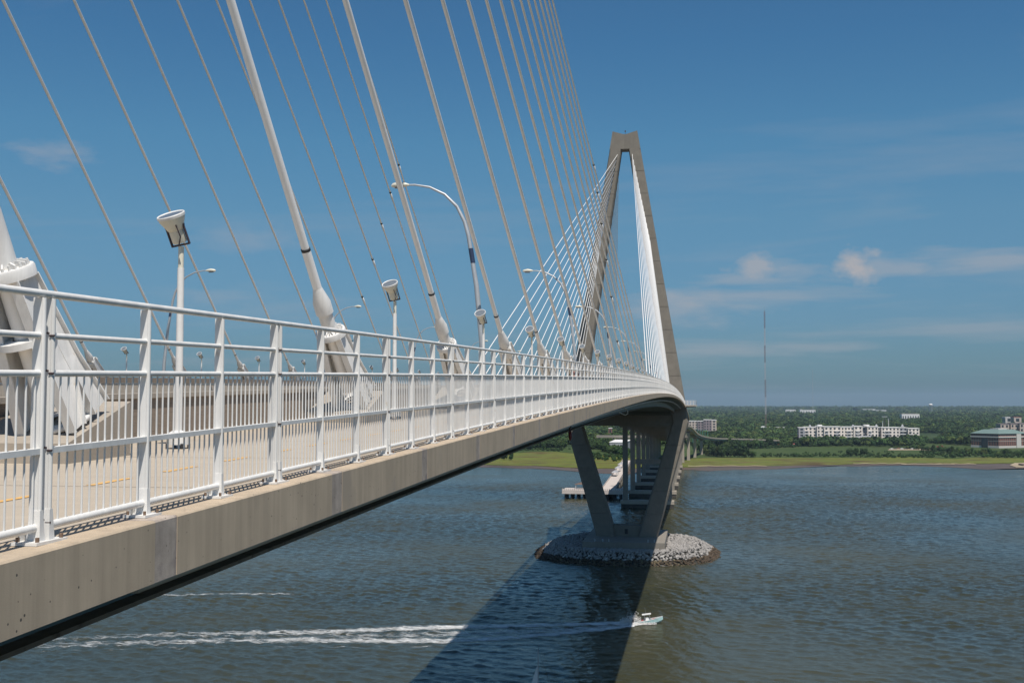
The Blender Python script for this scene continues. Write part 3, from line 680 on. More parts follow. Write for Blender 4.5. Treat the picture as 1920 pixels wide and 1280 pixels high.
# ------------------------------------------------------------------ flood lights for the cables
def flood_proto():
    e = empty('floodlight_pole', (0, 0, 0))
    mb = MB(); mb.tube([(0, 0, .30), (0, 0, 3.25)], [.070, .060], 14); mb.build('pole', M_WHITE, e)
    mb = MB(); mb.tube([(0, 0, 3.25), (0, 0, 3.64)], .05, 12); mb.build('pole_tenon', M_CREAM, e)
    mb = MB(); mb.tube([(0, 0, .07), (0, 0, .26)], .20, 16).tube([(0, 0, .26), (0, 0, .32)], [.2, .10], 16)
    mb.build('base_cover', M_WHITE, e)
    mb = MB()
    for (x, y) in ((-.14, -.14), (.14, -.14), (.14, .14), (-.14, .14)): mb.tube([(x, y, 0), (x, y, .09)], .03, 6)
    mb.build('anchor_bolt', M_BLACK, e)
    # lamp head, tilted back along the cable
    h = empty('lamp_head', (0, 0, 3.66)); h.parent = e; h.rotation_euler = (math.radians(25), math.radians(-11), 0)
    X, Y, Z = Vector((1, 0, 0)), Vector((0, 1, 0)), Vector((0, 0, 1)); O = Vector((0, 0, .0))
    mb = MB(); mb.lathe([(.06, 0), (.06, .12), (.08, .13), (.30, .13), (.31, .145), (.36, .165), (.50, .235), (.55, .240)], O, Z, X, Y, 24); sm_angle(mb.build('housing', M_CREAM, h, loc=(0, 0, 0)), 35)
    mb = MB(); mb.lathe([(.54, .22), (.54, .250), (.585, .255), (.60, .245), (.585, .222)], O, Z, X, Y, 28); sm_angle(mb.build('lamp_rim', M_WHITE, h, loc=(0, 0, 0)), 35)
    mb = MB(); mb.lathe([(.588, .225), (.592, .12), (.592, 0.001)], O, Z, X, Y, 24); mb.build('lens', M_LENS, h, loc=(0, 0, 0))
    mb = MB()
    for s in (-1, 1):
        mb.box(s * .165 - .010, s * .165 + .010, -.03, .03, .02, .42); mb.tube([(s * .14, 0, .38), (s * .18, 0, .38)], .04, 10)
    mb.box(-.175, .175, -.03, .03, 0.0, .024); mb.tube([(.1, -.16, .42), (.13, -.2, .2), (.02, -.15, .03)], .012, 5)
    mb.build('yoke', M_DARK, h, loc=(0, 0, 0))
    return e
fp = flood_proto()
FY = lambda k: 19.05 + 14.65 * k
firsts = True
for side, xx, kk in (('S', -9.2, range(0, 16)), ('N', -47.7, range(4, 16))):
    for k in kk:
        o = fp if firsts else copy_tree(fp); firsts = False
        [c_ for c_ in o.children if c_.name.startswith('lamp_head')][0].rotation_euler = (math.radians((25, 30, 40, 44)[min(k, 3)]), math.radians(-10), 0)
        y = FY(k) - (3.4 if side == 'N' else 0); o.location = (xx, y, ZS(y) - .06)
        if side == 'S': prop(o, 'white cable floodlight on a round pole beside the walkway, %s from the left' % ORD[k], 'floodlight', 'cable floodlights along the walkway')
        else: prop(o, 'small dark cable floodlight on a thin pole beyond the road, %s from the left' % ORD[k - 4], 'floodlight', 'cable floodlights beyond the roadway')
# ------------------------------------------------------------------ tall curved street lamps
def lamp_proto():
    e = empty('street_lamp', (0, 0, 0))
    pts = [(0, 0, 0), (-.12, 0, 3), (-.42, 0, 6), (-.85, 0, 8.6), (-1.05, 0, 9.3), (-1.45, 0, 10.1), (-2.1, 0, 10.75), (-2.9, 0, 11.15), (-3.7, 0, 11.3), (-4.1, 0, 11.3)]
    mb = MB(); mb.tube(pts, [.16, .145, .125, .105, .095, .085, .07, .06, .05, .045], 12); mb.build('curved_pole', M_GALV, e)
    mb = MB(); mb.tube([(-.60, 0, 7.15), (-.72, 0, 7.9)], .125, 12); mb.build('dark_band', M_DAMP, e)
    mb = MB(); mb.tube([(-4.0, 0, 11.3), (-4.2, 0, 11.32), (-4.5, 0, 11.34), (-4.85, 0, 11.3), (-4.95, 0, 11.27)], [.05, .11, .15, .12, .04], 10); o = mb.build('lamp_housing', M_CREAM, e); 
    mb = MB(); mb.tube([(-4.75, 0, 11.21), (-4.3, 0, 11.20)], [.08, .09], 8); mb.build('lamp_glass', M_LENS, e)
    return e
lp = lamp_proto(); fst = True
for side in ('S', 'N'):
    for k in range(0 if side == 'S' else 1, 9):
        y = 56.5 + 45 * k - (5.6 if side == 'N' else 0)
        o = lp if fst else copy_tree(lp); fst = False
        o.location = ((-10.7 if side == 'S' else -47.9), y, ZS(y)); o.rotation_euler = (0, 0, 0 if side == 'S' else math.pi)
        prop(o, ('tall grey curved street lamp on the walkway side of the road, %s from the left' if side == 'S' else 'tall curved street lamp on the far side of the road, %s from the left') % ORD[k if side == 'S' else k - 1], 'street lamp', 'street lamps with arms over the road')
# ------------------------------------------------------------------ things hanging under the deck edge
hl = empty('hanging_red_lamp', atY(1069, 815, 56), 'dark red navigation lamp hanging on a black rod under the deck edge', 'hanging lamp')
zb_ = atY(1069, 822, 56); zt_ = ZS(56) - .5
mb = MB(); mb.tube([(zb_.x, 56, zb_.z + .5), (zb_.x, 56, zt_)], .035, 6); mb.tube([(zb_.x, 56, zb_.z + .3), (zb_.x, 56, zb_.z + .62)], .07, 8); mb.build('rod', M_DARK, hl)
mb = MB(); mb.tube([(zb_.x, 56, zb_.z - .08), (zb_.x, 56, zb_.z + .05), (zb_.x, 56, zb_.z + .32), (zb_.x, 56, zb_.z + .36)], [.04, .085, .085, .04], 12); mb.build('lamp_body', M_RED, hl)
Yp = 96.0
pts = [atY(x, y, Yp) for x, y in ((1171, 756), (1170, 763), (1173, 767), (1177, 770), (1177, 775), (1173, 778), (1167, 776), (1160, 772))]
pts = [p + Vector((.0, 0, 0)) for p in pts]
mb = MB(); mb.tube(pts, .04, 8); mb.build('drain_hose', M_WHITE, None, label='white hose hanging in a loop from the deck edge near mid span', cat='hose')

# ------------------------------------------------------------------ approach piers behind the tower
M_WET = mat('tide_stained_concrete', (0.07, 0.06, 0.05), .8, var=.3, scale=.5, streak=.2)
def pier(Y, fst, label, grp):
    zc = ZS(Y) - 3.0
    e = empty('bridge_pier', (XC, Y, 0), label, 'bridge pier', grp)
    for s in (-1, 1):
        mb = MB(); x = XC + s * 12.8 - .4; g = 0.0 if Y < 1100 else 1.0
        mb.box(x - 1.5, x + 1.5, Y - .95, Y + .95, g + 3.6 if Y < 1100 else g, zc - 2.0); mb.build('column', M_PIERC, e)
        q = 6
    mb = MB(); mb.hexa([(XC - 19.5, Y - 1.6, zc - 1.2), (XC + 18.7, Y - 1.6, zc - 1.2), (XC + 18.7, Y + 1.6, zc - 1.2), (XC - 19.5, Y + 1.6, zc - 1.2), (XC - 20.5, Y - 1.6, zc), (XC + 19.7, Y - 1.6, zc), (XC + 19.7, Y + 1.6, zc), (XC - 20.5, Y + 1.6, zc)])
    mb.box(XC - 16.5, XC + 15.7, Y - 1.6, Y + 1.6, zc - 2.4, zc - 1.2); mb.build('pier_cap', M_PIERC, e)
    if Y < 1100:
        mb = MB(); mb.box(XC - 16.0, XC + 15.2, Y - 4, Y + 4, 2.4, 4.4); mb.build('pier_footing', M_CONC, e)
        mb = MB(); mb.box(XC - 15.6, XC + 14.8, Y - 3.7, Y + 3.7, 0.1, 2.397); mb.build('tide_stained_base', M_WET, e)
        mb = MB()
        for q in range(8):
            for s in (-2.4, 2.4): mb.tube([(XC - 13 + q * 3.7, Y + s, -1), (XC - 13 + q * 3.7, Y + s, .9)], .7, 8)
        mb.build('footing_piles', M_BLACK, e, kind='stuff')
        if fst == 1:
            mb = MB(); mb.box(XC - 11.5, XC + 10.6, Y - .9, Y + .9, 21.5, 24.8); mb.build('tie_beam', M_PIERC, e)
Yq = 669.0
for k in range(9):
    pier(Yq, k, 'twin column concrete pier under the approach deck, %s behind the tower' % ORD[k], 'approach piers behind the far tower'); Yq += 76.2
# curved ramp at the right behind the tower
rp_pts = [(-19, 1150, 40), (-15, 1175, 38), (-10.5, 1215, 35.6), (-4, 1270, 27.5), (3, 1345, 22.5), (16, 1425, 18.2), (38, 1500, 15.2), (70, 1570, 12.5), (110, 1640, 9.0)]
def spline(p, n=6):
    out = []
    for i in range(len(p) - 1):
        p0, p1, p2, p3 = Vector(p[max(i - 1, 0)]), Vector(p[i]), Vector(p[i + 1]), Vector(p[min(i + 2, len(p) - 1)])
        for j in range(n):
            t = j / n; out.append(0.5 * ((2 * p1) + (p2 - p0) * t + (2 * p0 - 5 * p1 + 4 * p2 - p3) * t * t + (3 * p1 - p0 - 3 * p2 + p3) * t ** 3))
    out.append(Vector(p[-1])); return out
rs = spline(rp_pts)
ramp_e = empty('exit_ramp', (0, 1300, 0), 'curving concrete exit ramp descending to land right of the tower', 'ramp')
def ribbon(pts, prof, close=True):
    vs = []; k = len(prof)
    for i, p in enumerate(pts):
        d = (pts[min(i + 1, len(pts) - 1)] - pts[max(i - 1, 0)]); d.z = 0; d.normalize(); s = Vector((d.y, -d.x, 0))
        for (a, z) in prof: vs.append(p + s * a + Vector((0, 0, z)))
    fs = [(i * k + j, i * k + (j + 1) % k, (i + 1) * k + (j + 1) % k, (i + 1) * k + j) for i in range(len(pts) - 1) for j in range(k)]
    return vs, fs
mb = MB(); mb.add(*ribbon(rs, rect(-5, 5, -.5, 0))); mb.build('ramp_slab', M_ROAD, ramp_e)
mb = MB(); mb.add(*ribbon(rs, rect(4.8, 5.2, -.6, 1.0))); mb.add(*ribbon(rs, rect(-5.2, -4.8, -.6, 1.0))); mb.build('ramp_parapet', M_CONC, ramp_e)
mb = MB(); mb.add(*ribbon(rs, rect(3.2, 3.6, -2.3, -.5))); mb.add(*ribbon(rs, rect(-3.6, -3.2, -2.3, -.5))); mb.build('ramp_girder', M_STEEL, ramp_e)
for i in (6, 13, 19, 25, 31):
    p = rs[i]; 
    if p.z < 8: continue
    mb = MB(); mb.box(p.x - 1.6, p.x + 1.6, p.y - 1.4, p.y + 1.4, 0.5, p.z - 3.2); mb.hexa([(p.x - 1.6, p.y - 1.4, p.z - 4.3), (p.x + 1.6, p.y - 1.4, p.z - 4.3), (p.x + 1.6, p.y + 1.4, p.z - 4.3), (p.x - 1.6, p.y + 1.4, p.z - 4.3), (p.x - 4.6, p.y - 1.4, p.z - 2.35), (p.x + 4.6, p.y - 1.4, p.z - 2.35), (p.x + 4.6, p.y + 1.4, p.z - 2.35), (p.x - 4.6, p.y + 1.4, p.z - 2.35)])
    mb.build('ramp_pier', M_CONC, ramp_e)
M_TEAL = mat('teal_paint', (0.05, 0.20, 0.17), 0.6)
for i in range(7):
    x = 1299 + i * 4.6; p = atY(x, 812 - (i % 2), 1520 + i * 10)
    e = empty('teal_lamp_post', (p.x, p.y, G0), 'thin teal green lamp post behind the curving ramp', 'lamp post', 'teal lamp posts behind the ramp')
    mb = MB(); mb.tube([(p.x, p.y, G0), (p.x, p.y, p.z + 5 - i * .4)], .35, 5); mb.build('post', M_TEAL, e)
    mb = MB(); mb.tube([(p.x, p.y, p.z + 5 - i * .4), (p.x + 3, p.y, p.z + 5.6 - i * .4)], .25, 5); mb.build('arm', M_TEAL, e)
# low causeway road seen between tower leg and piers
a, b = atY(1118, 818, 1500), atY(1260, 815, 1500)
e = empty('causeway', (a.x, 1500, 0), 'low grey highway causeway crossing the trees behind the piers', 'causeway')
mb = MB(); mb.box(a.x, b.x, 1500, 1512, a.z - 1.6, a.z + 1.4); mb.build('causeway_deck', M_PIERC, e)
mb = MB(); x = a.x + 4
while x < b.x: mb.box(x - .8, x + .8, 1502, 1510, 1, a.z - 1.6); x += 18
mb.build('causeway_columns', M_PIERC, e, kind='stuff')

# ------------------------------------------------------------------ rock island round the footing
def rockmat(name, col, var):
    return mat(name, col, 0.95, var=var, scale=0.6, coords='pos', rand=0.35, bump=0.3, bscale=3)
M_ROCKP = rockmat('pale_riprap', (0.41, 0.39, 0.365), .35); M_ROCKD = rockmat('wet_brown_riprap', (0.10, 0.075, 0.045), .45); M_ROCKM = rockmat('weedy_riprap', (0.035, 0.033, 0.025), .35)
isl = empty('rock_island', (-28.9, 471, 0), 'low oval island of dumped grey boulders round the tower foot', 'rock island')
IX, IY = -28.9, 471.5
def iz(x, y):    # height of the mound
    k_ = 1 + .045 * noise.noise(Vector((x * .09, y * .09, 4.2))); x = IX + (x - IX) * k_; y = IY + (y - IY) * k_
    r = (abs((x - IX) / 37.8) ** 2.6 + abs((y - IY) / 43.5) ** 2.6) ** (1 / 2.6)
    return min(4.5, (1 - r) * 20.0), r
mb = MB(); nr, na = 14, 72; vs = []
for i in range(nr + 1):
    rr = i / nr * 1.03
    for j in range(na):
        t = 2 * math.pi * j / na; c, s = math.cos(t), math.sin(t); q = (abs(c) ** 2.6 + abs(s) ** 2.6) ** (-1 / 2.6)
        x, y = IX + 37.8 * rr * q * c, IY + 43.5 * rr * q * s; vs.append((x, y, min(4.5, (1 - rr) * 20) - .9))
mb.add(vs, [(i * na + j, i * na + (j + 1) % na, (i + 1) * na + (j + 1) % na, (i + 1) * na + j) for i in range(nr) for j in range(na)]); mb.build('mound', M_ROCKM, isl)
rocks = []
for v in range(8):
    bm = bmesh.new(); bmesh.ops.create_icosphere(bm, subdivisions=1, radius=1)
    for q in bm.verts: q.co *= U(.68, 1.15); q.co.z *= .75; q.co.x *= 1.15
    me = bpy.data.meshes.new('boulder'); bm.to_mesh(me); bm.free(); rocks.append(me)
spots = []
random.seed(11)
for t in range(20000):
    x, y = IX + U(-38.5, 38.5), IY + U(-45, 45)
    z, r = iz(x, y)
    if r > 1.03 or (abs(x - XC) < 16.5 and 446.4 < y < 495.5): continue
    if r < .78 and y > IY and rnd() < .6: continue
    spots.append((x, y, z - .45, r))
# thin them out so the stones lie side by side
grid = {}; keep = []
for s in spots:
    k = (int(s[0] / .98), int(s[1] / .98))
    if k in grid: continue
    grid[k] = 1; keep.append(s)
keep.sort(key=lambda s: s[1])
near = keep[:]; random.shuffle(near); near = sorted(near, key=lambda s: s[1] * 1.0 + U(0, 12))[:280]
nset = set(id(s) for s in near)
def rockm(s): return 2 if s[2] < .45 + .4 * noise.noise(Vector((s[0] * .2, s[1] * .2, 0))) else (1 if s[2] < 1.55 + .5 * noise.noise(Vector((s[0] * .2, s[1] * .2, 3))) else 0)
RM = [M_ROCKP, M_ROCKD, M_ROCKM]
RMS = {}
for s in near:
    mi = rockm(s); mi = 1 if mi else 0; ri = random.randrange(8); key = (mi, ri)
    if key not in RMS: me = rocks[ri].copy(); me.materials.append(RM[mi]); RMS[key] = me
    o = bpy.data.objects.new('boulder', RMS[key]); COL.objects.link(o); o.parent = isl; o.matrix_parent_inverse = Matrix.Translation(isl.location).inverted()
    o.location = s[:3]; o.rotation_euler = (U(-.6, .6), U(-.6, .6), U(0, 6)); sc = U(.42, .85); o.scale = (sc, sc, sc * U(.8, 1.1))
mb = MB()
for s in keep:
    if id(s) in nset: continue
    me = rocks[random.randrange(8)]; R = Matrix.LocRotScale(Vector(s[:3]), __import__('mathutils').Euler((U(-.6, .6), U(-.6, .6), U(0, 6))), Vector((1, 1, 1)) * U(.40, .85))
    mb.add([R @ v.co for v in me.vertices], [tuple(p.vertices) for p in me.polygons], 1 if rockm(s) else 0)
mb.build('rubble', [M_ROCKP, M_ROCKD], isl, kind='stuff', fix=False)

# ------------------------------------------------------------------ foliage
def leaf_mat(name, col, rand=.20):
    return mat(name, col, 0.8, var=0.38, scale=0.22, coords='pos', rand=rand, spec=0.15, stain=(tuple(c * .55 for c in col), .012, .52))
M_LEAF = [leaf_mat('dark_green_leaves', (0.034, 0.064, 0.022)), leaf_mat('mid_green_leaves', (0.050, 0.086, 0.026)), leaf_mat('yellow_green_leaves', (0.080, 0.112, 0.031))]
M_PINK = leaf_mat('pink_blossom', (0.22, 0.035, 0.05)); M_BARK = mat('bark', (0.10, 0.08, 0.06), .9)
def crown_mesh(name, nl, w, h, base, leaf, seed, m, lobes=7, core=True):
    random.seed(seed); mb = MB(); ls = []
    for i in range(lobes):
        a = U(0, 6.28); r = U(.15, .62) * w / 2; ls.append((r * math.cos(a), r * math.sin(a), base + h * U(.28, .78), U(.34, .52) * w / 2, U(.26, .40) * h))
    ls.append((0, 0, base + h * .6, w * .3, h * .42))
    for i in range(nl):
        c = random.choice(ls); d = Vector((random.gauss(0, 1), random.gauss(0, 1), random.gauss(.25, 1))).normalized(); rr = U(.72, 1.06)
        p = Vector((c[0] + d.x * c[3] * rr, c[1] + d.y * c[3] * rr, c[2] + d.z * c[4] * rr))
        n = (d + Vector((U(-.7, .7), U(-.7, .7), U(-.3, .7)))).normalized(); t = n.orthogonal().normalized(); b = n.cross(t); s = leaf * U(.6, 1.3)
        mb.add([p - t * s - b * s * .6, p + t * s * .8 - b * s, p + t * s + b * s * .7, p - t * s * .7 + b * s], [(0, 1, 2, 3)])
    if core:
        for c in ls:
            vs, fs = [], []
            for i in range(5):
                for j in range(7):
                    th = math.pi * (i + .5) / 5; ph = 2 * math.pi * j / 7; k = U(.62, .82)
                    vs.append((c[0] + c[3] * k * math.sin(th) * math.cos(ph), c[1] + c[3] * k * math.sin(th) * math.sin(ph), c[2] + c[4] * k * math.cos(th)))
            for i in range(4):
                for j in range(7): fs.append((i * 7 + j, i * 7 + (j + 1) % 7, i * 7 + 7 + (j + 1) % 7, i * 7 + 7 + j))
            mb.add(vs, fs)
    me = mb.mesh(name); me.materials.append(m); return me
crowns = []
for s, (w, h) in enumerate(((11, 10), (9, 11), (13, 10), (8, 8), (10, 12), (12, 9))):
    crowns.append([crown_mesh('crown', 520, w * 1.1, h, 1.0, .50, 40 + s, M_LEAF[q], 9) for q in range(3)])
mb = MB(); mb.tube([(0, 0, 0), (.1, 0, 2.5), (0, .2, 5), (0.3, 0, 8)], [.42, .32, .24, .08], 7)
for a in (0.5, 2.6, 4.4): mb.tube([(0, 0, 3 + a * .3), (2.4 * math.cos(a), 2.4 * math.sin(a), 5.6 + a * .3)], [.18, .05], 5)
t0 = mb.build('trunk', M_BARK, None); TM = t0.data; bpy.data.objects.remove(t0)
def tree(x, y, sc, q, label, grp, z=None, cr=None):
    label = label.replace('TONE', ('dark green', 'mid green', 'yellow green')[q])
    e = empty('broadleaf_tree', (x, y, z if z is not None else G0), label, 'tree', grp, rz=U(0, 6.28)); e.scale = (sc, sc, sc * U(.85, 1.15))
    o = bpy.data.objects.new('trunk', TM); COL.objects.link(o); o.parent = e
    o = bpy.data.objects.new('crown', (cr or random.choice(crowns)[q])); COL.objects.link(o); o.parent = e
    return e
random.seed(5)
def trees(line, n, sc, label, grp, spread=6, qs=(0, 0, 1, 1, 2), z=G0):
    for i in range(n):
        t = (i + U(.1, .9)) / n * (len(line) - 1); k = min(int(t), len(line) - 2); f = t - k
        x, y = lerp(line[k][0], line[k + 1][0], f), lerp(line[k][1], line[k + 1][1], f)
        p = atZ(x, y + U(-.5, .5) * spread / 6, z); tree(p.x, p.y, sc * U(.75, 1.2), random.choice(qs), label, grp, z)
trees([(1322, 853), (1350, 856), (1415, 857)], 22, .95, 'full TONE broadleaf tree at the marsh edge right of the ramp', 'trees at the marsh edge right of the ramp')
trees([(1306, 846), (1360, 844), (1450, 838)], 34, 1.0, 'TONE tree in the belt between ramp and field', 'trees between ramp and field', 8, (0, 0, 1))
trees([(1300, 834), (1380, 831), (1450, 829), (1500, 828)], 24, 1.0, 'TONE tree in the wood edge below the radio mast', 'trees below the radio mast', 8)
trees([(1490, 831), (1600, 831), (1720, 831), (1800, 832)], 70, .7, 'small TONE tree in the belt below the cream apartments', 'trees below the cream apartments', 6)
trees([(1700, 841), (1760, 846), (1800, 851), (1870, 853), (1950, 854)], 64, .52, 'bushy TONE tree below the green roofed office block', 'trees below the green roofed office', 8)
trees([(1590, 855), (1625, 853)], 3, .8, 'round tree standing alone in the green field', 'lone trees in the field', 3, (0,))
trees([(870, 847), (930, 845), (1000, 842), (1060, 840)], 44, .95, 'TONE tree behind the left marsh under the deck', 'trees behind the left marsh', 6)
trees([(1095, 844), (1120, 840), (1140, 848), (1176, 856)], 36, .9, 'TONE tree between tower leg and piers', 'trees between tower leg and piers', 14, (0, 0, 1))
trees([(1085, 832), (1130, 828), (1180, 830), (1245, 832)], 24, 1.0, 'TONE tree behind the approach piers', 'trees behind the approach piers', 10)
trees([(936, 861), (953, 861), (963, 862)], 4, .55, 'low dark bush standing in the left marsh', 'bushes in the left marsh', 2, (0,))
M_PC = crown_mesh('crown', 300, 11, 6, .6, .5, 77, M_PINK)
p = atZ(1762, 843, 1.2); e = empty('flowering_tree', p, 'low pink flowering tree beside the car park', 'tree'); e.scale = (1.0, 1, .8)
o = bpy.data.objects.new('trunk', TM); COL.objects.link(o); o.parent = e; o.scale = (1, 1, .4)
o = bpy.data.objects.new('crown', M_PC); COL.objects.link(o); o.parent = e

# stuff: hedges along the marsh, the wood to the horizon (geometry nodes instances)
protos = bpy.data.collections.new('crown_library')
for s in range(5):
    me = crown_mesh('canopy', 200, 15, 9, 3, 1.15, 140 + s, M_LEAF[(0, 1, 1, 0, 2)[s]], 6); o = bpy.data.objects.new('canopy', me); protos.objects.link(o)
shr = bpy.data.collections.new('shrub_library')
for s in range(3):
    me = crown_mesh('shrub', 150, 6, 3.4, -.4, .42, 170 + s, M_LEAF[(0, 0, 1)[s]], 5); o = bpy.data.objects.new('shrub', me); shr.objects.link(o)
def scatter(name, pts, coll, label, cat=None):
    me = bpy.data.meshes.new(name); me.from_pydata([p[:3] for p in pts], [], [])
    a = me.attributes.new('sc', 'FLOAT', 'POINT'); a.data.foreach_set('value', [p[3] for p in pts])
    o = bpy.data.objects.new(name, me); COL.objects.link(o)
    g = bpy.data.node_groups.new(name, 'GeometryNodeTree'); g.interface.new_socket('Geometry', in_out='INPUT', socket_type='NodeSocketGeometry'); g.interface.new_socket('Geometry', in_out='OUTPUT', socket_type='NodeSocketGeometry')
    gi = g.nodes.new('NodeGroupInput'); go = g.nodes.new('NodeGroupOutput'); ip = g.nodes.new('GeometryNodeInstanceOnPoints'); ci = g.nodes.new('GeometryNodeCollectionInfo')
    ci.inputs[0].default_value = coll; ci.inputs[1].default_value = True; ci.inputs[2].default_value = True
    na = g.nodes.new('GeometryNodeInputNamedAttribute'); na.data_type = 'FLOAT'; na.inputs[0].default_value = 'sc'
    rz = g.nodes.new('FunctionNodeRandomValue'); rz.data_type = 'FLOAT_VECTOR'; rz.inputs[0].default_value = (-.06, -.06, 0); rz.inputs[1].default_value = (.06, .06, 6.28)
    ip.inputs['Pick Instance'].default_value = True
    lk = g.links.new; lk(gi.outputs[0], ip.inputs['Points']); lk(ci.outputs[0], ip.inputs['Instance']); lk(rz.outputs[0], ip.inputs['Rotation']); lk(na.outputs[0], ip.inputs['Scale']); lk(ip.outputs[0], go.inputs[0])
    md = o.modifiers.new('scatter', 'NODES'); md.node_group = g
    return prop(o, label, cat, None, 'stuff')
CLEAR = []      # building footprints on the ground, kept free of trees (x, y, r)

# ------------------------------------------------------------------ far buildings
M_GLASS = mat('window_glass', (0.03, 0.04, 0.05), 0.15, spec=.6)
M_CREAMW = mat('cream_wall', (0.80, 0.72, 0.64), 0.8, var=.05, scale=.05); M_GREYW = mat('grey_blue_wall', (0.34, 0.34, 0.36), 0.8, var=.05); M_WROOF = mat('white_roof', (0.72, 0.70, 0.68), .8, var=.04)
M_BRICK = mat('red_brick', (0.22, 0.105, 0.08), 0.9, var=.15, scale=.4); M_LIME = mat('limestone', (0.52, 0.50, 0.47), .8); M_GROOF = mat('green_metal_roof', (0.15, 0.215, 0.195), .5, var=.06, scale=.1)
M_MAUVE = mat('mauve_brick', (0.25, 0.20, 0.21), .9); M_TAN = mat('tan_wall', (0.50, 0.42, 0.36), .9); M_RROOF = mat('red_roof', (0.30, 0.09, 0.07), .8)
def block(par, x0, x1, y0, y1, z0, z1, m, floors, step, inset=.15, roof=M_WROOF, win=True, ww=.45, side=True):
    mb = MB(); mb.box(x0, x1, y0, y1, z0, z1); mb.build('wall', m, par)
    mb = MB(); mb.box(x0 - .4, x1 + .4, y0 - .4, y1 + .4, z1 + .003, z1 + .8); mb.build('roof', roof, par)
    if win:
        mb = MB(); fh = (z1 - z0) / floors; n = max(1, int((x1 - x0) / step)); st = (x1 - x0) / n
        for f in range(floors):
            for i in range(n):
                cx = x0 + (i + .5) * st; cz = z0 + (f + .5) * fh; mb.box(cx - st * ww / 2, cx + st * ww / 2, y0 - .06, y0 + .2, cz - fh * .28, cz + fh * .28)
            if side:
                m2 = max(1, int((y1 - y0) / step)); s2 = (y1 - y0) / m2
                for i in range(m2):
                    cy = y0 + (i + .5) * s2; mb.box(x0 - .06, x0 + .2, cy - s2 * ww / 2, cy + s2 * ww / 2, z0 + (f + .22) * fh, z0 + (f + .78) * fh)
        mb.build('windows', M_GLASS, par, kind='stuff')
def bal(par, x0, x1, y, z0, z1, floors):
    mb = MB(); fh = (z1 - z0) / floors
    for f in range(floors): mb.box(x0, x1, y - 1.6, y - .1, z0 + f * fh + .1, z0 + f * fh + .35).box(x0, x1, y - 1.6, y - 1.5, z0 + f * fh + .35, z0 + f * fh + 1.3)
    mb.build('balcony', M_WROOF, par)
YA = 1790.0
ap = empty('apartment_complex', atY(1610, 824, YA), 'long cream five storey apartment complex with balconies among trees', 'building'); ap.location.z = G0
X = lambda px, Y=YA: atY(px, 760, Y).x
Zp = lambda py, Y=YA: atY(1500, py, Y).z
segs = [(1497, 1508, 802, 0, M_GREYW), (1508, 1531, 801, 3, M_CREAMW), (1531, 1544, 799, -2, M_CREAMW), (1544, 1560, 800, -5, M_CREAMW), (1560, 1577, 800, 0, M_CREAMW), (1577, 1601, 800.5, 5, M_CREAMW), (1601, 1617, 799, 3, M_CREAMW),
        (1617, 1625, 801, 8, M_GREYW), (1625, 1645, 799.5, -4, M_CREAMW), (1645, 1652, 801, 8, M_GREYW), (1652, 1686, 801, 0, M_CREAMW), (1686, 1701, 801.5, 3, M_GREYW), (1701, 1722, 802.5, -4, M_CREAMW)]
for (a, b, t, dy, m) in segs:
    block(ap, X(a) + .02, X(b), YA + dy, YA + dy + 26, G0, Zp(t), m, 5, 4.6)
for (a, b, dy) in ((1508, 1516, 3), (1546, 1552, -5), (1564, 1573, 0), (1588, 1596, 5), (1604, 1612, 3), (1627, 1633, -4), (1658, 1668, 0), (1688, 1699, 3), (1703, 1708, -4)):
    bal(ap, X(a), X(b), YA + dy, G0, Zp(803), 5)
mb = MB(); mb.box(X(1533), X(1541), YA + 4, YA + 14, Zp(799) + .8, Zp(796)).box(X(1620), X(1630), YA + 4, YA + 14, Zp(799.5) + .8, Zp(795.5)); mb.build('stair_tower', M_WROOF, ap)
for px, t in ((1519, 798), (1644, 797), (1693, 797), (1600, 797.5)):
    x = X(px); mb = MB(); mb.box(x - 1.8, x + 1.8, YA + 6, YA + 9.6, Zp(802), Zp(t) - 1).tube([(x, YA + 7.8, Zp(t) - 1), (x, YA + 7.8, Zp(t) + 2.2)], [2.2, .1], 8); mb.build('cupola', M_GREYW, ap)
mb = MB(); mb.hexa([(X(1608), YA - 14, Zp(820)), (X(1640), YA - 14, Zp(820)), (X(1640), YA - 3, Zp(820)), (X(1608), YA - 3, Zp(820)), (X(1612), YA - 12, Zp(816)), (X(1636), YA - 12, Zp(816)), (X(1636), YA - 6, Zp(816)), (X(1612), YA - 6, Zp(816))]).box(X(1609), X(1639), YA - 13, YA - 4, G0, Zp(820) - .01); mb.build('porch_roof', M_GREYW, ap)
CLEAR.append((X(1497) - 8, X(1722) + 8, YA - 22, YA + 60))
# brick office with green hipped roof: rotated footprint
of = empty('office_building', (0, 0, 0), 'brick office block with green hipped metal roof and white cornice at the right edge', 'building')
c0 = atZ(1873, 840, G0); cL = atY(1821, 838, c0.y + 34); cR = atY(1925, 838, c0.y + 26); 
c0 = Vector((c0.x, c0.y, 0)); cL = Vector((cL.x, cL.y, 0)); cR = Vector((cR.x, cR.y, 0)); of.location = (c0.x, c0.y, G0)
cB = cL + (cR - c0)
ztop = atY(1873, 813, c0.y).z; zr = atY(1873, 805.5, c0.y).z
def ring(g): 
    cen = (c0 + cB) / 2; return [cen + (p - cen) * g for p in (c0, cR, cB, cL)]
def slab4(g, z0, z1, g2=None):
    a, b = ring(g), ring(g2 or g); return [Vector((p.x, p.y, z0)) for p in a] + [Vector((p.x, p.y, z1)) for p in b]
mb = MB(); mb.hexa(slab4(1.0, G0 + 3, ztop)); mb.build('wall', M_BRICK, of)
mb = MB(); mb.hexa(slab4(1.012, G0, G0 + 3)); mb.build('plinth', M_LIME, of)
mb = MB(); mb.hexa(slab4(1.03, ztop - 5.2, ztop - 3.6)).hexa(slab4(1.006, G0 + 9.2, G0 + 9.6)); mb.build('cornice', M_LIME, of)
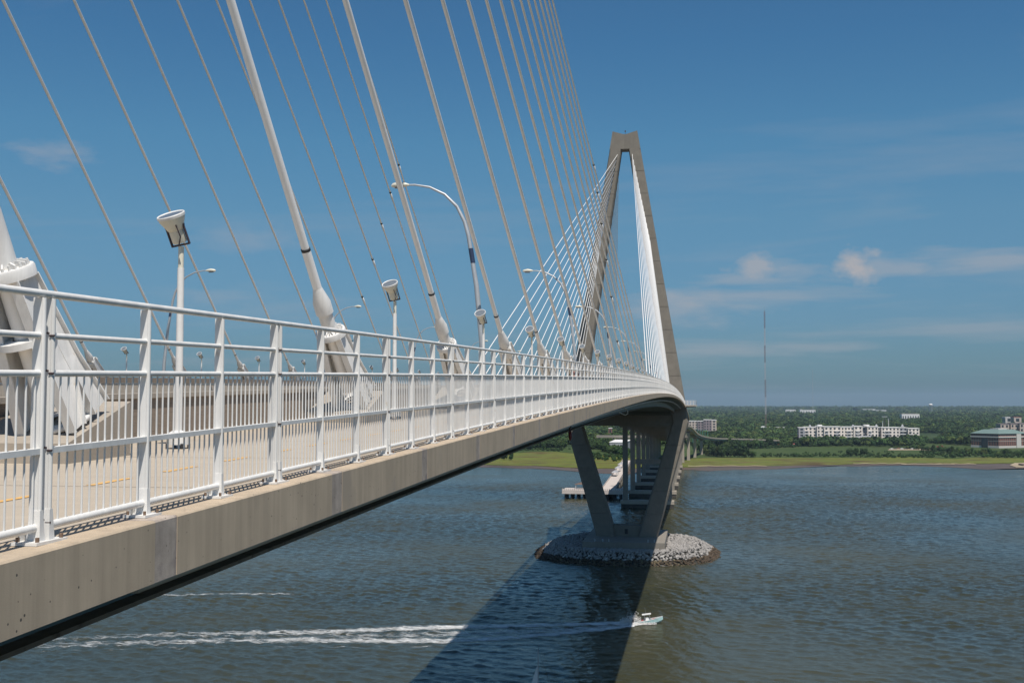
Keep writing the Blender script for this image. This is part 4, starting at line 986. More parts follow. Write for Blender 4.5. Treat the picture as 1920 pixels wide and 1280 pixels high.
mb = MB(); mb.hexa(slab4(1.04, ztop + .01, zr, .55)); mb.build('roof', M_GROOF, of)
mb = MB(); mb.hexa(slab4(.30, zr - 2, zr + 1.4)); mb.build('roof_plant', M_LIME, of)
def facade(a, b, nb, z0, z1, fl, par, ww=.6):
    d = (b - a); Ln = d.length; d.normalize(); nrm = Vector((d.y, -d.x, 0)); mb = MB(); st = Ln / nb; fh = (z1 - z0) / fl
    for f in range(fl):
        for i in range(nb):
            p = a + d * (st * (i + .5 - ww / 2)); q = a + d * (st * (i + .5 + ww / 2)); zz = z0 + fh * (f + .2); z2 = z0 + fh * (f + .82)
            mb.hexa([Vector((*(p + nrm * .08).xy, zz)), Vector((*(q + nrm * .08).xy, zz)), Vector((*(q - nrm * .2).xy, zz)), Vector((*(p - nrm * .2).xy, zz)), Vector((*(p + nrm * .08).xy, z2)), Vector((*(q + nrm * .08).xy, z2)), Vector((*(q - nrm * .2).xy, z2)), Vector((*(p - nrm * .2).xy, z2))])
    mb.build('windows', M_GLASS, par, kind='stuff')
facade(cL, c0, 11, G0 + 3.4, ztop - 5.4, 4, of, .5); facade(c0, cR, 13, G0 + 3.4, ztop - 5.4, 4, of, .5); facade(cL, c0, 12, ztop - 3.4, ztop - .2, 1, of, .8); facade(c0, cR, 16, ztop - 3.4, ztop - .2, 1, of, .8)
def tower_bay(a, b, f0, f1, m, nm, dz=0.0):
    d = b - a; n_ = Vector((d.y, -d.x, 0)).normalized() * 1.4; p, q = a + d * f0, a + d * f1; mb = MB(); mb.prism([Vector((*(p + n_).xy, G0)), Vector((*(q + n_).xy, G0)), Vector((*(q - n_).xy, G0)), Vector((*(p - n_).xy, G0))], (0, 0, ztop - .3 - G0 + dz)); mb.build(nm, m, of)
tower_bay(c0, cR, .62, .78, M_LIME, 'stair_bay'); tower_bay(cL, c0, .40, .62, M_GLASS, 'glass_bay', -6)
CLEAR.append((cL.x - 6, cR.x + 30, c0.y - 8, cB.y + 8))
# others
def simple(nm, px0, px1, ptop, Y, dep, m, fl, step, label, roof=M_WROOF, base=G0, cat='building', win=True, ww=.45):
    a, b = atY(px0, ptop, Y), atY(px1, ptop, Y); e = empty(nm, ((a.x + b.x) / 2, Y, base), label, cat)
    block(e, a.x, b.x, Y, Y + dep, base, a.z, m, fl, step, roof=roof, win=win, ww=ww); CLEAR.append((a.x - 6, b.x + 6, Y - 14, Y + dep + 4)); return e
e = empty('hotel_building', (X(1318, 2150), 2150, G0), 'mauve and tan five storey block right behind the ramp', 'building')
for (a, b, t, dy, m) in ((1291, 1308, 790, 0, M_TAN), (1308, 1319, 790, -3, M_MAUVE), (1319, 1334, 787.5, -5, M_MAUVE), (1334, 1343, 788, -5, M_TAN)):
    block(e, X(a, 2150), X(b, 2150) - .02, 2150 + dy, 2180, G0, Zp(t, 2150), m, 6, 4.5)
CLEAR.append((X(1291, 2150), X(1343, 2150) + 6, 2080, 2190))
simple('low_studio_building', 1443, 1477, 801.5, 2450, 30, M_TAN, 2, 9, 'low brown studio building right of the mast foot', roof=M_LIME)
simple('studio_annex', 1421, 1438, 803, 2430, 20, M_BRICK, 1, 9, 'small brown annex left of the satellite dishes', roof=M_LIME)
simple('distant_white_block', 1473, 1492, 768, 6500, 60, M_WROOF, 1, 12, 'left of two long white buildings in the distant woods')
simple('distant_white_block', 1500, 1529, 768.5, 6000, 60, M_WROOF, 1, 12, 'right of two long white buildings in the distant woods')
simple('distant_low_block', 1691, 1724, 775.8, 3700, 40, M_WROOF, 1, 7, 'white two storey building alone in the woods left of the water tower', roof=M_TAN)
simple('distant_red_house', 1901, 1915, 782, 2900, 30, M_TAN, 2, 9, 'house with a red roof in the woods near the right edge', roof=M_RROOF)
simple('distant_pale_house', 1885, 1899, 782, 2950, 30, M_LIME, 2, 9, 'pale grey house left of the red roofed house')
simple('tan_apartment_block', 1876, 1892, 795, 1950, 30, M_TAN, 4, 5, 'tan apartment block rising behind the office roof, left one', roof=M_MAUVE)
simple('tan_apartment_block', 1895, 1909, 794.5, 1960, 30, M_TAN, 4, 5, 'tan apartment block behind the office roof, middle one', roof=M_MAUVE)
simple('tan_apartment_block', 1912, 1935, 794, 1950, 30, M_TAN, 4, 5, 'tan apartment block behind the office roof, rightmost one', roof=M_MAUVE)
simple('white_roof_shed', 1143, 1174, 829.5, 1400, 110, M_GREYW, 1, 9, 'white flat roofed shed seen between tower leg and first pier')
simple('brick_house', 1141, 1147, 803, 1900, 14, M_BRICK, 2, 5, 'small red brick house with white roof in the trees left of the piers')
random.seed(21)
for i in range(34):
    px = [U(1400, 1900), U(1750, 1915), U(1290, 1700)][i % 3]; Y = U(6500, 14000)
    a = atY(px, 765, Y); e = empty('distant_building', (a.x, Y, G0), 'tiny pale building on the wooded horizon', 'building', 'pale specks of buildings on the horizon')
    w = U(12, 45); mb = MB(); z = G0 + U(19, 26); mb.box(a.x - w, a.x + w, Y, Y + 20, G0, z); mb.build('wall', M_WROOF, e); mb = MB(); mb.box(a.x - w - 1, a.x + w + 1, Y - 1, Y + 21, z + .01, z + 1); mb.build('roof', M_LIME, e)
# satellite dishes
for i, (px, py) in enumerate(((1431, 804), (1438, 805))):
    p = atY(px, py, 2400); e = empty('satellite_dish', (p.x, 2400, G0), ['large white satellite dish left of the mast foot', 'white satellite dish right beside the mast foot'][i], 'satellite dish')
    mb = MB(); w = Vector((-.35, -.75, .5)).normalized(); u = w.orthogonal().normalized(); v = w.cross(u); r = 6.5 - i * 2
    mb.lathe([(0, .01), (.4, r * .4), (1.2, r * .75), (2.2, r)], Vector((p.x, 2400, p.z)), w, u, v, 14); mb.build('dish', M_WROOF, e, fix=False)
    mb = MB(); mb.tube([(p.x, 2400, G0), (p.x, 2400, p.z)], .8, 6); mb.build('mount', M_GALV, e)
# radio masts
def mast(px, ytop, Y, wd, label, mats, nseg):
    b = atY(px, 800, Y); t = atY(px, ytop, Y); e = empty('radio_mast', (b.x, Y, G0), label, 'radio mast')
    hh = (t.z - G0) / nseg
    for s in range(nseg):
        mb = MB(); z0 = G0 + s * hh; c = [(b.x - wd, Y - wd * .6), (b.x + wd, Y - wd * .6), (b.x, Y + wd)]
        for q in c: mb.tube([(q[0], q[1], z0), (q[0], q[1], z0 + hh)], .17 * wd, 4)
        k = max(2, int(hh / (wd * 2.4)))
        for i in range(k):
            for j in range(3):
                a0, a1 = c[j], c[(j + 1) % 3]; mb.tube([(a0[0], a0[1], z0 + hh * i / k), (a1[0], a1[1], z0 + hh * (i + 1) / k)], .08 * wd, 3, cap=False); mb.tube([(a1[0], a1[1], z0 + hh * i / k), (a0[0], a0[1], z0 + hh * i / k)], .08 * wd, 3, cap=False)
        mb.build('mast_section', mats[s % len(mats)], e, fix=False)
    mb = MB(); mb.tube([(b.x, Y, t.z), (b.x, Y, t.z + 6)], .3, 4); mb.build('antenna', M_GALV, e)
M_MW = mat('mast_white', (.55, .53, .55), .7); M_MR = mat('mast_red', (.25, .16, .15), .7)
mast(1436, 583, 2500, 1.35, 'tall red and white lattice radio mast rising from the woods', [M_MR, M_MW], 7)
mast(1525, 693, 8000, 1.6, 'faint thin radio mast on the horizon right of the tall one', [M_GALV], 3)
for i, (px, yt) in enumerate(((1655, 790), (1666, 785), (1659, 781))):
    b = atY(px, 800, 2000); t = atY(px, yt, 2000); e = empty('antenna_pole', (b.x, 2000, G0), ['short pole left behind the cream apartments', 'tall white pole right behind the cream apartments', 'dark pole with a disc head behind the cream apartments'][i], 'antenna')
    mb = MB(); mb.tube([(b.x, 2000, G0), (b.x, 2000, t.z)], .6, 5); mb.build('mast', M_WROOF if i < 2 else M_DARK, e)
    mb = MB(); mb.box(b.x - (4.5 if i == 2 else .9), b.x + (4.5 if i == 2 else .9), 1999, 2001, t.z - .5, t.z + .7); mb.build('head', M_GALV, e)
# water tower
p = atY(1745, 758.5, 5500); e = empty('water_tower', (p.x, 5500, G0), 'white water tower rising above the wooded horizon', 'water tower')
mb = MB(); bz = p.z; mb.lathe([(-6, .01), (-5.2, 5), (-2, 8.5), (1, 8.8), (4, 6), (5.5, .01)], Vector((p.x, 5500, bz)), Vector((0, 0, 1)), Vector((1, 0, 0)), Vector((0, 1, 0)), 16); mb.build('tank', M_WROOF, e)
mb = MB()
for a in range(6): mb.tube([(p.x + 8 * math.cos(a), 5500 + 8 * math.sin(a), G0), (p.x + 7 * math.cos(a), 5500 + 7 * math.sin(a), bz - 2)], .7, 5)
mb.build('legs', M_GALV, e)
# car park and boat yard patches
for (a, b, y0, y1, lab, m) in ((1664, 1752, 843.5, 840.0, 'pale paved car park beyond the field', M_SAND), (1458, 1502, 833, 827.5, 'orange red paved yard at the wood edge', M_RROOF)):
    q = [atZ(a, y0, 1.35), atZ(b, y0, 1.35), atZ(b - 8, y1, 1.35), atZ(a + 6, y1, 1.35)]
    mb = MB(); mb.add(q, [(0, 1, 2, 3)]); mb.build('car_park' if m is M_SAND else 'paved_yard', m, None, kind='structure', label=lab, fix=False)
    CLEAR.append((q[0].x, q[1].x, q[0].y - 40, q[2].y))
cols = [mat('car_white', (.6, .6, .6), .3), mat('car_dark', (.05, .05, .06), .3), mat('car_red', (.16, .05, .04), .3)]
for i in range(12):
    p = atZ(1672 + i * 6.4, 842 - (i % 3) * .5, 1.36); k = i % 3
    e = empty('parked_car', p, ['white', 'dark', 'red'][k] + ' car on the distant car park', 'car', ['white', 'dark', 'red'][k] + ' cars on the distant car park')
    mb = MB(); mb.box(p.x - 2.2, p.x + 2.2, p.y - .9, p.y + .9, p.z + .3, p.z + .95); mb.hexa([(p.x - 1.5, p.y - .8, p.z + .95), (p.x + 1.2, p.y - .8, p.z + .95), (p.x + 1.2, p.y + .8, p.z + .95), (p.x - 1.5, p.y + .8, p.z + .95), (p.x - 1, p.y - .7, p.z + 1.5), (p.x + .7, p.y - .7, p.z + 1.5), (p.x + .7, p.y + .7, p.z + 1.5), (p.x - 1, p.y + .7, p.z + 1.5)]); mb.build('body', cols[k], e)
    mb = MB(); [mb.tube([(p.x + s, p.y - .92, p.z + .33), (p.x + s, p.y + .92, p.z + .33)], .33, 8) for s in (-1.3, 1.3)]; mb.build('wheels', M_BLACK, e)

# the wood and hedges
def clear(x, y): return any(a < x < b and c < y < d for (a, b, c, d) in CLEAR)
random.seed(31); pts = []
def in_view(x, y, m=40):   # a wedge generously wider than the picture
    return -0.30 * y - m - 60 < x < 0.42 * y + m + 100
Y = 1640.0
while Y < 15000:
    sp = 9.5 if Y < 2600 else (13 if Y < 4200 else (22 if Y < 8000 else 36)); s0 = {9.5: .72, 13: .95, 22: 1.5, 36: 2.3}[sp]
    x = -0.30 * Y - 100
    while x < 0.42 * Y + 140:
        xx, yy = x + U(-.45, .45) * sp, Y + U(-.45, .45) * sp
        d = noise.noise(Vector((xx * .004, yy * .002, 5)))
        lowx = 1640 if xx > 60 else 1600
        if not clear(xx, yy) and yy > lowx + 60 * noise.noise(Vector((xx * .01, 0, 0))) and (d > -.42 or Y > 2600):
            hz = G0 - (1 if sp < 20 else 4) * 1.0
            pts.append((xx, yy, hz + (0 if sp < 20 else -s0 * 3), s0 * U(.6, 1.45) * (1.0 + .45 * max(-.6, noise.noise(Vector((xx * .012, yy * .012, 9)))))))
        x += sp
    Y += sp * (1.0 if Y < 2600 else 1.35)
print('forest', len(pts))
scatter('woodland', pts, protos, 'unbroken green woodland spreading to the horizon')
pts = []
def strip(line, dens, sc, depth):
    for a, b in zip(line, line[1:]):
        p, q = atZ(*a, 1), atZ(*b, 1); n = int(abs(q.x - p.x) * dens) + 1
        for i in range(n):
            t = rnd(); pts.append((lerp(p.x, q.x, t), lerp(p.y, q.y, t) + U(0, depth), .9, sc * U(.5, 1.2)))
strip([(1430, 857), (1500, 856.5), (1600, 857), (1680, 858), (1760, 858)], 1.1, .75, 60)
strip([(1500, 855), (1600, 853), (1700, 853)], .35, .6, 90)
strip([(1760, 858), (1840, 858), (1950, 858)], 1.3, 1.1, 160)
strip([(1405, 842), (1500, 838), (1600, 834), (1700, 836)], .9, 1.1, 60)
strip([(1085, 858), (1130, 862), (1160, 866)], 1.5, .9, 120)
strip([(900, 849), (1000, 845), (1060, 846)], .7, .8, 60)
scatter('scrub', pts, shr, 'dark green scrub along the back of the marsh')

# ------------------------------------------------------------------ fishing pier
fpz = 6.0
fp_ = empty('fishing_pier', (-60, 740, 0), 'long pale concrete fishing pier with a wide head and small shelters', 'pier')
M_PDECK = mat('pier_deck', (0.52, 0.46, 0.42), .9, var=.08, scale=.3)
hd = [atZ(1055, 928, fpz - 1.8), atZ(1170, 928, fpz - 1.8)]
hx0, hx1, hy0 = -86, -47.5, 722
mb = MB(); mb.box(hx0, hx1, hy0, hy0 + 20, fpz - 2.6, fpz - .3); mb.build('head_deck', M_PDECK, fp_)
mb = MB(); mb.box(hx0 + .5, hx1 - .5, hy0 + .3, hy0 + 19.5, fpz - .3, fpz - .2); mb.build('head_planking', M_PDECK, fp_)
mb = MB()
for i in range(10):
    for j in range(3): mb.tube([(hx0 + 2 + i * 3.9, hy0 + 1.5 + j * 8, -1), (hx0 + 2 + i * 3.9, hy0 + 1.5 + j * 8, fpz - 2.6)], .5, 6)
mb.build('head_piles', M_BLACK, fp_, kind='stuff')
wa, wb = Vector((-57.5, hy0 + 20, fpz)), Vector((-68.5, 1120, fpz - .5))
wd = (wb - wa).normalized(); ws = Vector((wd.y, -wd.x, 0))
mb = MB(); mb.prism([wa - ws * 4.2 - Vector((0, 0, 1.2)), wa + ws * 4.2 - Vector((0, 0, 1.2)), wb + ws * 4.2 - Vector((0, 0, 1.2)), wb - ws * 4.2 - Vector((0, 0, 1.2))], (0, 0, 1.0)); mb.build('walkway_deck', M_PDECK, fp_)
mb = MB(); n = 34
for i in range(n):
    p = wa + wd * (i * (wb - wa).length / n)
    for s in (-3.6, 3.6): mb.tube([p + ws * s - Vector((0, 0, 8)), p + ws * s - Vector((0, 0, 1.2))], .45, 6)
    mb.box(p.x - 4.6, p.x + 4.6, p.y - .7, p.y + .7, fpz - 2.5, fpz - 1.25)
mb.build('walkway_piles', M_PIERC, fp_, kind='stuff')
mb = MB(); n = 120
for i in range(n):
    p = wa + wd * (i * (wb - wa).length / n)
    for s in (-4.05, 4.05): q = p + ws * s; mb.box(q.x - .12, q.x + .12, q.y - .9, q.y + .9, fpz - .25, fpz + .75)
for i in range(30):
    x = hx0 + .4 + i * (hx1 - hx0 - .8) / 29; mb.box(x - .35, x + .35, hy0 + .2, hy0 + .35, fpz - .2, fpz + .75)
mb.build('pier_railing', M_PDECK, fp_, kind='stuff')
M_BRROOF = mat('brown_shelter_roof', (.12, .075, .055), .7)
def shelter(p, w, l, m, lab):
    e = empty('pier_shelter', p, lab, 'shelter')
    mb = MB(); z = p.z + 3.0; mb.hexa([(p.x - w, p.y - l, z), (p.x + w, p.y - l, z), (p.x + w, p.y + l, z), (p.x - w, p.y + l, z), (p.x - w * .2, p.y - l * .8, z + 1.1), (p.x + w * .2, p.y - l * .8, z + 1.1), (p.x + w * .2, p.y + l * .8, z + 1.1), (p.x - w * .2, p.y + l * .8, z + 1.1)]); mb.build('roof', m, e)
    mb = MB(); [mb.tube([(p.x + a * w * .8, p.y + b * l * .8, p.z), (p.x + a * w * .8, p.y + b * l * .8, z)], .16, 6) for a in (-1, 1) for b in (-1, 1)]; mb.build('posts', M_WHITE, e)
shelter(Vector((-74.5, hy0 + 12, fpz - .2)), 4.5, 3.5, M_BRROOF, 'brown roofed open shelter on the pier head')
shelter(wa + wd * 130 + Vector((0, 0, -.2)) - ws * 1.5, 2.4, 9, M_GREYW, 'grey roofed shelter on the walkway, nearer the pier head')
shelter(wa + wd * 190 + Vector((0, 0, -.2)) - ws * 1.5, 2.4, 9, M_GREYW, 'grey roofed shelter on the walkway, second from the pier head')
shelter(wa + wd * 250 + Vector((0, 0, -.2)) - ws * 1.5, 2.4, 9, M_GREYW, 'grey roofed shelter on the walkway, farthest from the head')
# low jetty corner at the right edge
p = atZ(1911, 871, 1.0); q = atZ(1935, 877, 1.0)
mb = MB(); mb.box(p.x, p.x + 60, p.y - 12, p.y + 3, -.5, 2.2); mb.build('rusty_jetty', M_FLANGE, None, label='dark brown sheet piled jetty end at the right edge of the shore', cat='jetty')
mb = MB(); rr = [atZ(x, y, .3) for x, y in ((1893, 872), (1905, 876), (1925, 876), (1935, 868), (1905, 867))]; mb.prism(rr, (0, 0, .35)); mb.build('sandbank', M_SAND, None, kind='structure', label='pale sand spit beside the jetty')
sline = []
mb = MB(); 
for (x0, x1, yy) in ((1290, 1438, 872.6), (1600, 1700, 868.4), (1740, 1830, 868.8), (1690, 1790, 869)):
    n = 12
    for i in range(n):
        a, b = x0 + (x1 - x0) * i / n, x0 + (x1 - x0) * (i + 1) / n; u1 = .5 * math.sin(i * 1.7); u2 = .5 * math.sin((i + 1) * 1.7)
        mb.add([atZ(a, yy + .9 + u1 * .5, .72), atZ(b, yy + .9 + u2 * .5, .72), atZ(b, yy - .2 + u2, .74), atZ(a, yy - .2 + u1, .74)], [(0, 1, 2, 3)])
mb.build('shore_sand', M_SAND, None, kind='structure', label='thin pale line of shore sand', fix=False)

# ------------------------------------------------------------------ boats
M_HULLT = mat('teal_hull', (.40, .60, .60), .3); M_HULLW = mat('white_gelcoat', (.85, .85, .84), .25); M_ENG = mat('engine_cowl', (.05, .05, .055), .3); M_SAIL = mat('sail_cloth', (.72, .73, .74), .8, var=.05)
M_SKIN = mat('skin', (.45, .27, .19), .6); M_CL1 = mat('red_shirt', (.45, .12, .11), .8); M_CL2 = mat('white_shirt', (.7, .68, .66), .8); M_CL3 = mat('dark_trousers', (.06, .06, .08), .8); M_HAIR = mat('reddish_hair', (.16, .045, .03), .7)
def person(loc, rz, shirt, hair, label, sit=False, hgt=1.7, stride=.18):
    e = empty('person', loc, label, 'person', rz=rz)
    me = bpy.data.meshes.new('body')
    if sit:
        V = [(0, 0, .5), (0, .02, .75), (0, .03, .98), (0, .03, 1.06), (0, .05, 1.17), (-.1, .03, .5), (-.12, .42, .5), (-.12, .46, .08), (.1, .03, .5), (.12, .42, .5), (.12, .46, .08), (-.19, .03, .96), (-.25, .12, .72), (-.18, .32, .68), (.19, .03, .96), (.25, .12, .72), (.18, .32, .68), (-.12, .56, .05), (.12, .56, .05)]
    else:
        V = [(0, 0, .92), (0, 0, 1.15), (0, .01, 1.40), (0, .02, 1.48), (0, .04, 1.60), (-.09, 0, .88), (-.10, stride, .48), (-.10, stride * .8, .08), (.09, 0, .88), (.10, -stride * .6, .48), (.10, -stride * 1.8, .10), (-.19, 0, 1.38), (-.24, -.08, 1.10), (-.22, .06, .86), (.19, 0, 1.38), (.24, .10, 1.10), (.22, .26, .92), (-.10, stride * .8 + .12, .05), (.10, -stride * 1.8 + .12, .05)]
    Ed = [(0, 1), (1, 2), (2, 3), (3, 4), (0, 5), (5, 6), (6, 7), (0, 8), (8, 9), (9, 10), (2, 11), (11, 12), (12, 13), (2, 14), (14, 15), (15, 16), (7, 17), (10, 18)]
    R = [.13, .12, .13, .055, .10, .095, .065, .045, .095, .065, .045, .06, .042, .035, .06, .042, .035, .04, .04]
    me.from_pydata(V, Ed, []); o = bpy.data.objects.new('body', me); COL.objects.link(o); o.parent = e
    o.modifiers.new('s', 'SKIN'); sv = me.skin_vertices[0].data
    for i, r in enumerate(R): sv[i].radius = (r, r * .8)
    sv[0].use_root = True
    o.modifiers.new('d', 'SUBSURF').levels = 1
    m = bpy.data.materials.new('dressed_body'); m.use_nodes = True; t = m.node_tree; tc = N(t, 'ShaderNodeTexCoord'); sp = N(t, 'ShaderNodeSeparateXYZ'); L(t, tc, 'Object', sp, 0)
    k = .5 if sit else 0; mr = N(t, 'ShaderNodeMath', operation='DIVIDE'); mr.inputs[1].default_value = 1.7; L(t, sp, 'Z', mr, 0)
    r = ramp(t, [(0, (.06, .06, .08)), ((.55 if sit else .92) / 1.7, shirt), ((1.03 if sit else 1.46) / 1.7, (.45, .27, .19))], 'CONSTANT'); L(t, mr, 0, r, 0); L(t, r, 0, t.nodes['Principled BSDF'], 'Base Color')
    me.materials.append(m)
    hz = 1.19 if sit else 1.62
    mb = MB(); mb.lathe([(-.06, .001), (-.05, .10), (.03, .115), (.10, .08), (.125, .001)], Vector((0, .01, hz)), Vector((0, 0, 1)), Vector((1, 0, 0)), Vector((0, 1, 0)), 12); mb.build('hair', hair, e, loc=(0, 0, 0))
    e.scale = (hgt / 1.72,) * 3; return e
for (px, d, x, sh, hr, lab) in ((1076, 65, 0, (.45, .12, .11), M_HAIR, 'red haired person in a reddish top walking on the path'), (1085, 72, 0, (.7, .68, .66), M_DARK, 'person in a white shirt walking on the path')):
    X_ = atY(px, 720, d).x; person((X_, d, ZS(d) - .06), U(-.1, .1) + math.pi, sh, hr, lab)
bp0 = Vector((-14.0, 318.5, 0.0))
boat = empty('motor_boat', bp0, 'small teal and white centre console motor boat speeding with a canopy', 'motor boat'); boat.rotation_euler = (0, math.radians(-8), math.radians(5))
def hullmesh():
    st = [(-3.6, 1.05, .0, .95), (-1.5, 1.2, -.05, .98), (.8, 1.15, -.05, 1.08), (2.6, .75, .05, 1.25), (3.6, .35, .3, 1.38), (4.3, .02, .9, 1.48)]
    mb = MB(); vs = []
    for (x, w, zb_, zt_) in st: vs += [(x, 0, zb_ - .25), (x, w * .8, zb_ + .15), (x, w, zt_), (x, -w, zt_), (x, -w * .8, zb_ + .15)]
    fs = [(i * 5 + j, i * 5 + (j + 1) % 5, i * 5 + 5 + (j + 1) % 5, i * 5 + 5 + j) for i in range(5) for j in (0, 1, 3, 4)] + [(0, 1, 2, 3, 4)[::-1]]
    mb.add(vs, fs); return mb, st
def bld(mb, nm, m, loc=(0, 0, 0), **k): return mb.build(nm, m, boat, loc=loc, **k)
hm, st = hullmesh(); bld(hm, 'hull', M_HULLT)
mb = MB(); vs = []
for (x, w, zb_, zt_) in st: vs += [(x, w * .86, zt_ - .42), (x, -w * .86, zt_ - .42)]
mb.add(vs, [(i * 2, i * 2 + 1, i * 2 + 3, i * 2 + 2) for i in range(5)]); bld(mb, 'cockpit_sole', M_HULLW, fix=False)
mb = MB()
for s in (1, -1):
    for a, b in zip(st, st[1:]): mb.hexa([(a[0], s * a[1] * .84, a[3] - .02), (b[0], s * b[1] * .84, b[3] - .02), (b[0], s * (b[1] + .04), b[3] - .02), (a[0], s * (a[1] + .04), a[3] - .02), (a[0], s * a[1] * .84, a[3] + .07), (b[0], s * b[1] * .84, b[3] + .07), (b[0], s * (b[1] + .04), b[3] + .07), (a[0], s * (a[1] + .04), a[3] + .07)])
bld(mb, 'gunwale', M_HULLW)
mb = MB(); mb.hexa([(-.6, -.45, .6), (.7, -.45, .6), (.7, .45, .6), (-.6, .45, .6), (-.4, -.4, 1.75), (.3, -.4, 1.75), (.3, .4, 1.75), (-.4, .4, 1.75)]); bld(mb, 'console', M_HULLW)
mb = MB(); mb.box(-1.3, 1.2, -.85, .85, 2.55, 2.68); o = bld(mb, 'canopy_top', M_HULLW)
mb = MB(); [mb.tube([(a, b * .75, .9), (a * .9, b * .7, 2.55)], .05, 6) for a in (-.8, .8) for b in (-1, 1)]; mb.tube([(-.2, 0, 2.68), (-.25, 0, 4.4)], .02, 5); bld(mb, 'canopy_frame', M_GALV)
mb = MB(); mb.box(-1.7, -1.1, -.5, .5, .6, 1.25).box(1.2, 2.2, -.55, .55, .65, 1.1); bld(mb, 'seat', M_CL1)
for s in (-.35, .35):
    mb = MB(); mb.hexa([(-4.3, s - .2, .75), (-3.75, s - .2, .75), (-3.75, s + .2, .75), (-4.3, s + .2, .75), (-4.15, s - .15, 1.6), (-3.7, s - .15, 1.7), (-3.7, s + .15, 1.7), (-4.15, s + .15, 1.6)]).box(-4.05, -3.8, s - .08, s + .08, -.4, .75); bld(mb, 'outboard_engine', M_ENG)
person(bp0 + Vector((-1.0, -.1, .62)), -math.pi / 2, (.05, .05, .06), M_DARK, 'person in dark clothes standing at the helm of the motor boat', hgt=1.7, stride=.05)
# sail boat, mostly below the frame
sb0 = atY(1010, 1218, 200); sbx = sb0.x
sb = empty('sailing_boat', (sbx, 200, 0), 'sailing boat passing close below, only mast tip and grey sail showing', 'sailing boat')
mb = MB(); mb.tube([(sbx, 200, 1.2), (sbx - .1, 200, sb0.z)], [.12, .06], 8); mb.build('mast', M_GALV, sb)
mt = sb0.z - 2.4
mb = MB(); n = 12; vs = []
for i in range(n + 1):
    t = i / n; z = lerp(mt, 2.6, t); w = 4.6 * t ** .9; 
    for j in range(7): q = j / 6; vs.append((sbx - .12 - w * q * .75, 200 - w * q * .66 + .35 * math.sin(math.pi * q) * t, z))
mb.add(vs, [(i * 7 + j, i * 7 + j + 1, i * 7 + 8 + j, i * 7 + 7 + j) for i in range(n) for j in range(6)], smooth=True); mb.build('mainsail', M_SAIL, sb, fix=False)
mb = MB(); mb.tube([(sbx, 200, 2.5), (sbx - 3.6, 197, 2.5)], .08, 6); mb.build('boom', M_GALV, sb)
mb = MB(); hv = []
for (x, w) in ((-5, .9), (-2.5, 1.5), (1, 1.6), (3.5, 1.0), (5.5, .05)): hv += [(sbx + x, 200 + w, 1.2), (sbx + x, 200, -.4), (sbx + x, 200 - w, 1.2)]
mb.add(hv, [(i * 3 + j, i * 3 + (j + 1) % 3, i * 3 + 3 + (j + 1) % 3, i * 3 + 3 + j) for i in range(4) for j in range(3)]); mb.build('hull', M_HULLW, sb)
mb = MB(); mb.tube([(sbx + .08, 200.2, sb0.z - .4), (sbx + 5.4, 200, 1.3)], .02, 4); mb.tube([(sbx, 200, sb0.z - .2), (sbx, 200, sb0.z + 1.0)], .02, 4); mb.build('forestay', M_DARK, sb)

# ------------------------------------------------------------------ wake and spray
def foam_mat(name, thr, sc, str_=(.45, 1, 1), edge=True):
    m = bpy.data.materials.new(name); m.use_nodes = True; t = m.node_tree; b = t.nodes['Principled BSDF']; b.inputs['Base Color'].default_value = (.85, .86, .86, 1); b.inputs['Roughness'].default_value = .8
    g = N(t, 'ShaderNodeNewGeometry'); mp = N(t, 'ShaderNodeMapping'); mp.inputs['Scale'].default_value = str_; L(t, g, 'Position', mp, 0)
    n = N(t, 'ShaderNodeTexNoise', i_Scale=sc, i_Detail=8, i_Roughness=.74, i_Distortion=.6); L(t, mp, 0, n, 'Vector')
    uv = N(t, 'ShaderNodeAttribute', attribute_name='dens'); 
    a = N(t, 'ShaderNodeMath', operation='ADD'); L(t, n, 0, a, 0); L(t, uv, 'Fac', a, 1)
    r = ramp(t, [(thr, (0, 0, 0)), (thr + .34, (.85, .85, .85))]); L(t, a, 0, r, 0); L(t, r, 0, b, 'Alpha'); return m
def foam_strip(name, cl, mt, z, parent):   # cl: [(x, y, halfwidth, density)]
    mb = MB(); vs = []; dn = []; k = 11
    for i, (x, y, w, d) in enumerate(cl):
        for j in range(k):
            q = j / (k - 1) * 2 - 1; yy = y + q * w; xx = x
            vs.append((xx, yy, z + wz(xx, yy) + .05)); dn.append(d - .30 * abs(q) ** 2.2)
    mb.add(vs, [(i * k + j, i * k + j + 1, i * k + k + j + 1, i * k + k + j) for i in range(len(cl) - 1) for j in range(k - 1)])
    me = mb.mesh(name); me.materials.append(mt); a = me.attributes.new('dens', 'FLOAT', 'POINT'); a.data.foreach_set('value', dn)
    o = bpy.data.objects.new(name, me); COL.objects.link(o); o.parent = parent; return prop(o, kind='stuff')
M_FOAM = foam_mat('wake_foam', .60, .55)
wk = empty('boat_wake', (0, 0, 0), 'white foamy wake trailing left behind the motor boat', 'wake', kind='stuff')
def px_line(pts, w, d, n=26):
    P = [atZ(x, y, .06) for x, y in pts]; out = []
    for i in range(len(P) - 1):
        for j in range(n):
            t = j / n; q = P[i].lerp(P[i + 1], t); T = (i + t) / (len(P) - 1); out.append((q.x, q.y, lerp(w[0], w[1], T), lerp(d[0], d[1], T)))
    return out
foam_strip('wake_foam', px_line([(1190, 1167), (1140, 1168), (1040, 1171), (900, 1174), (760, 1177), (600, 1184), (420, 1187), (260, 1190), (60, 1200)], (2.2, 6.0), (.46, .10)), M_FOAM, .06, wk)
foam_strip('wake_foam', px_line([(1190, 1172), (1130, 1179), (1060, 1186), (960, 1195), (820, 1201), (640, 1200), (420, 1200), (200, 1206), (20, 1212)], (2.0, 6.0), (.46, .11)), M_FOAM, .08, wk)
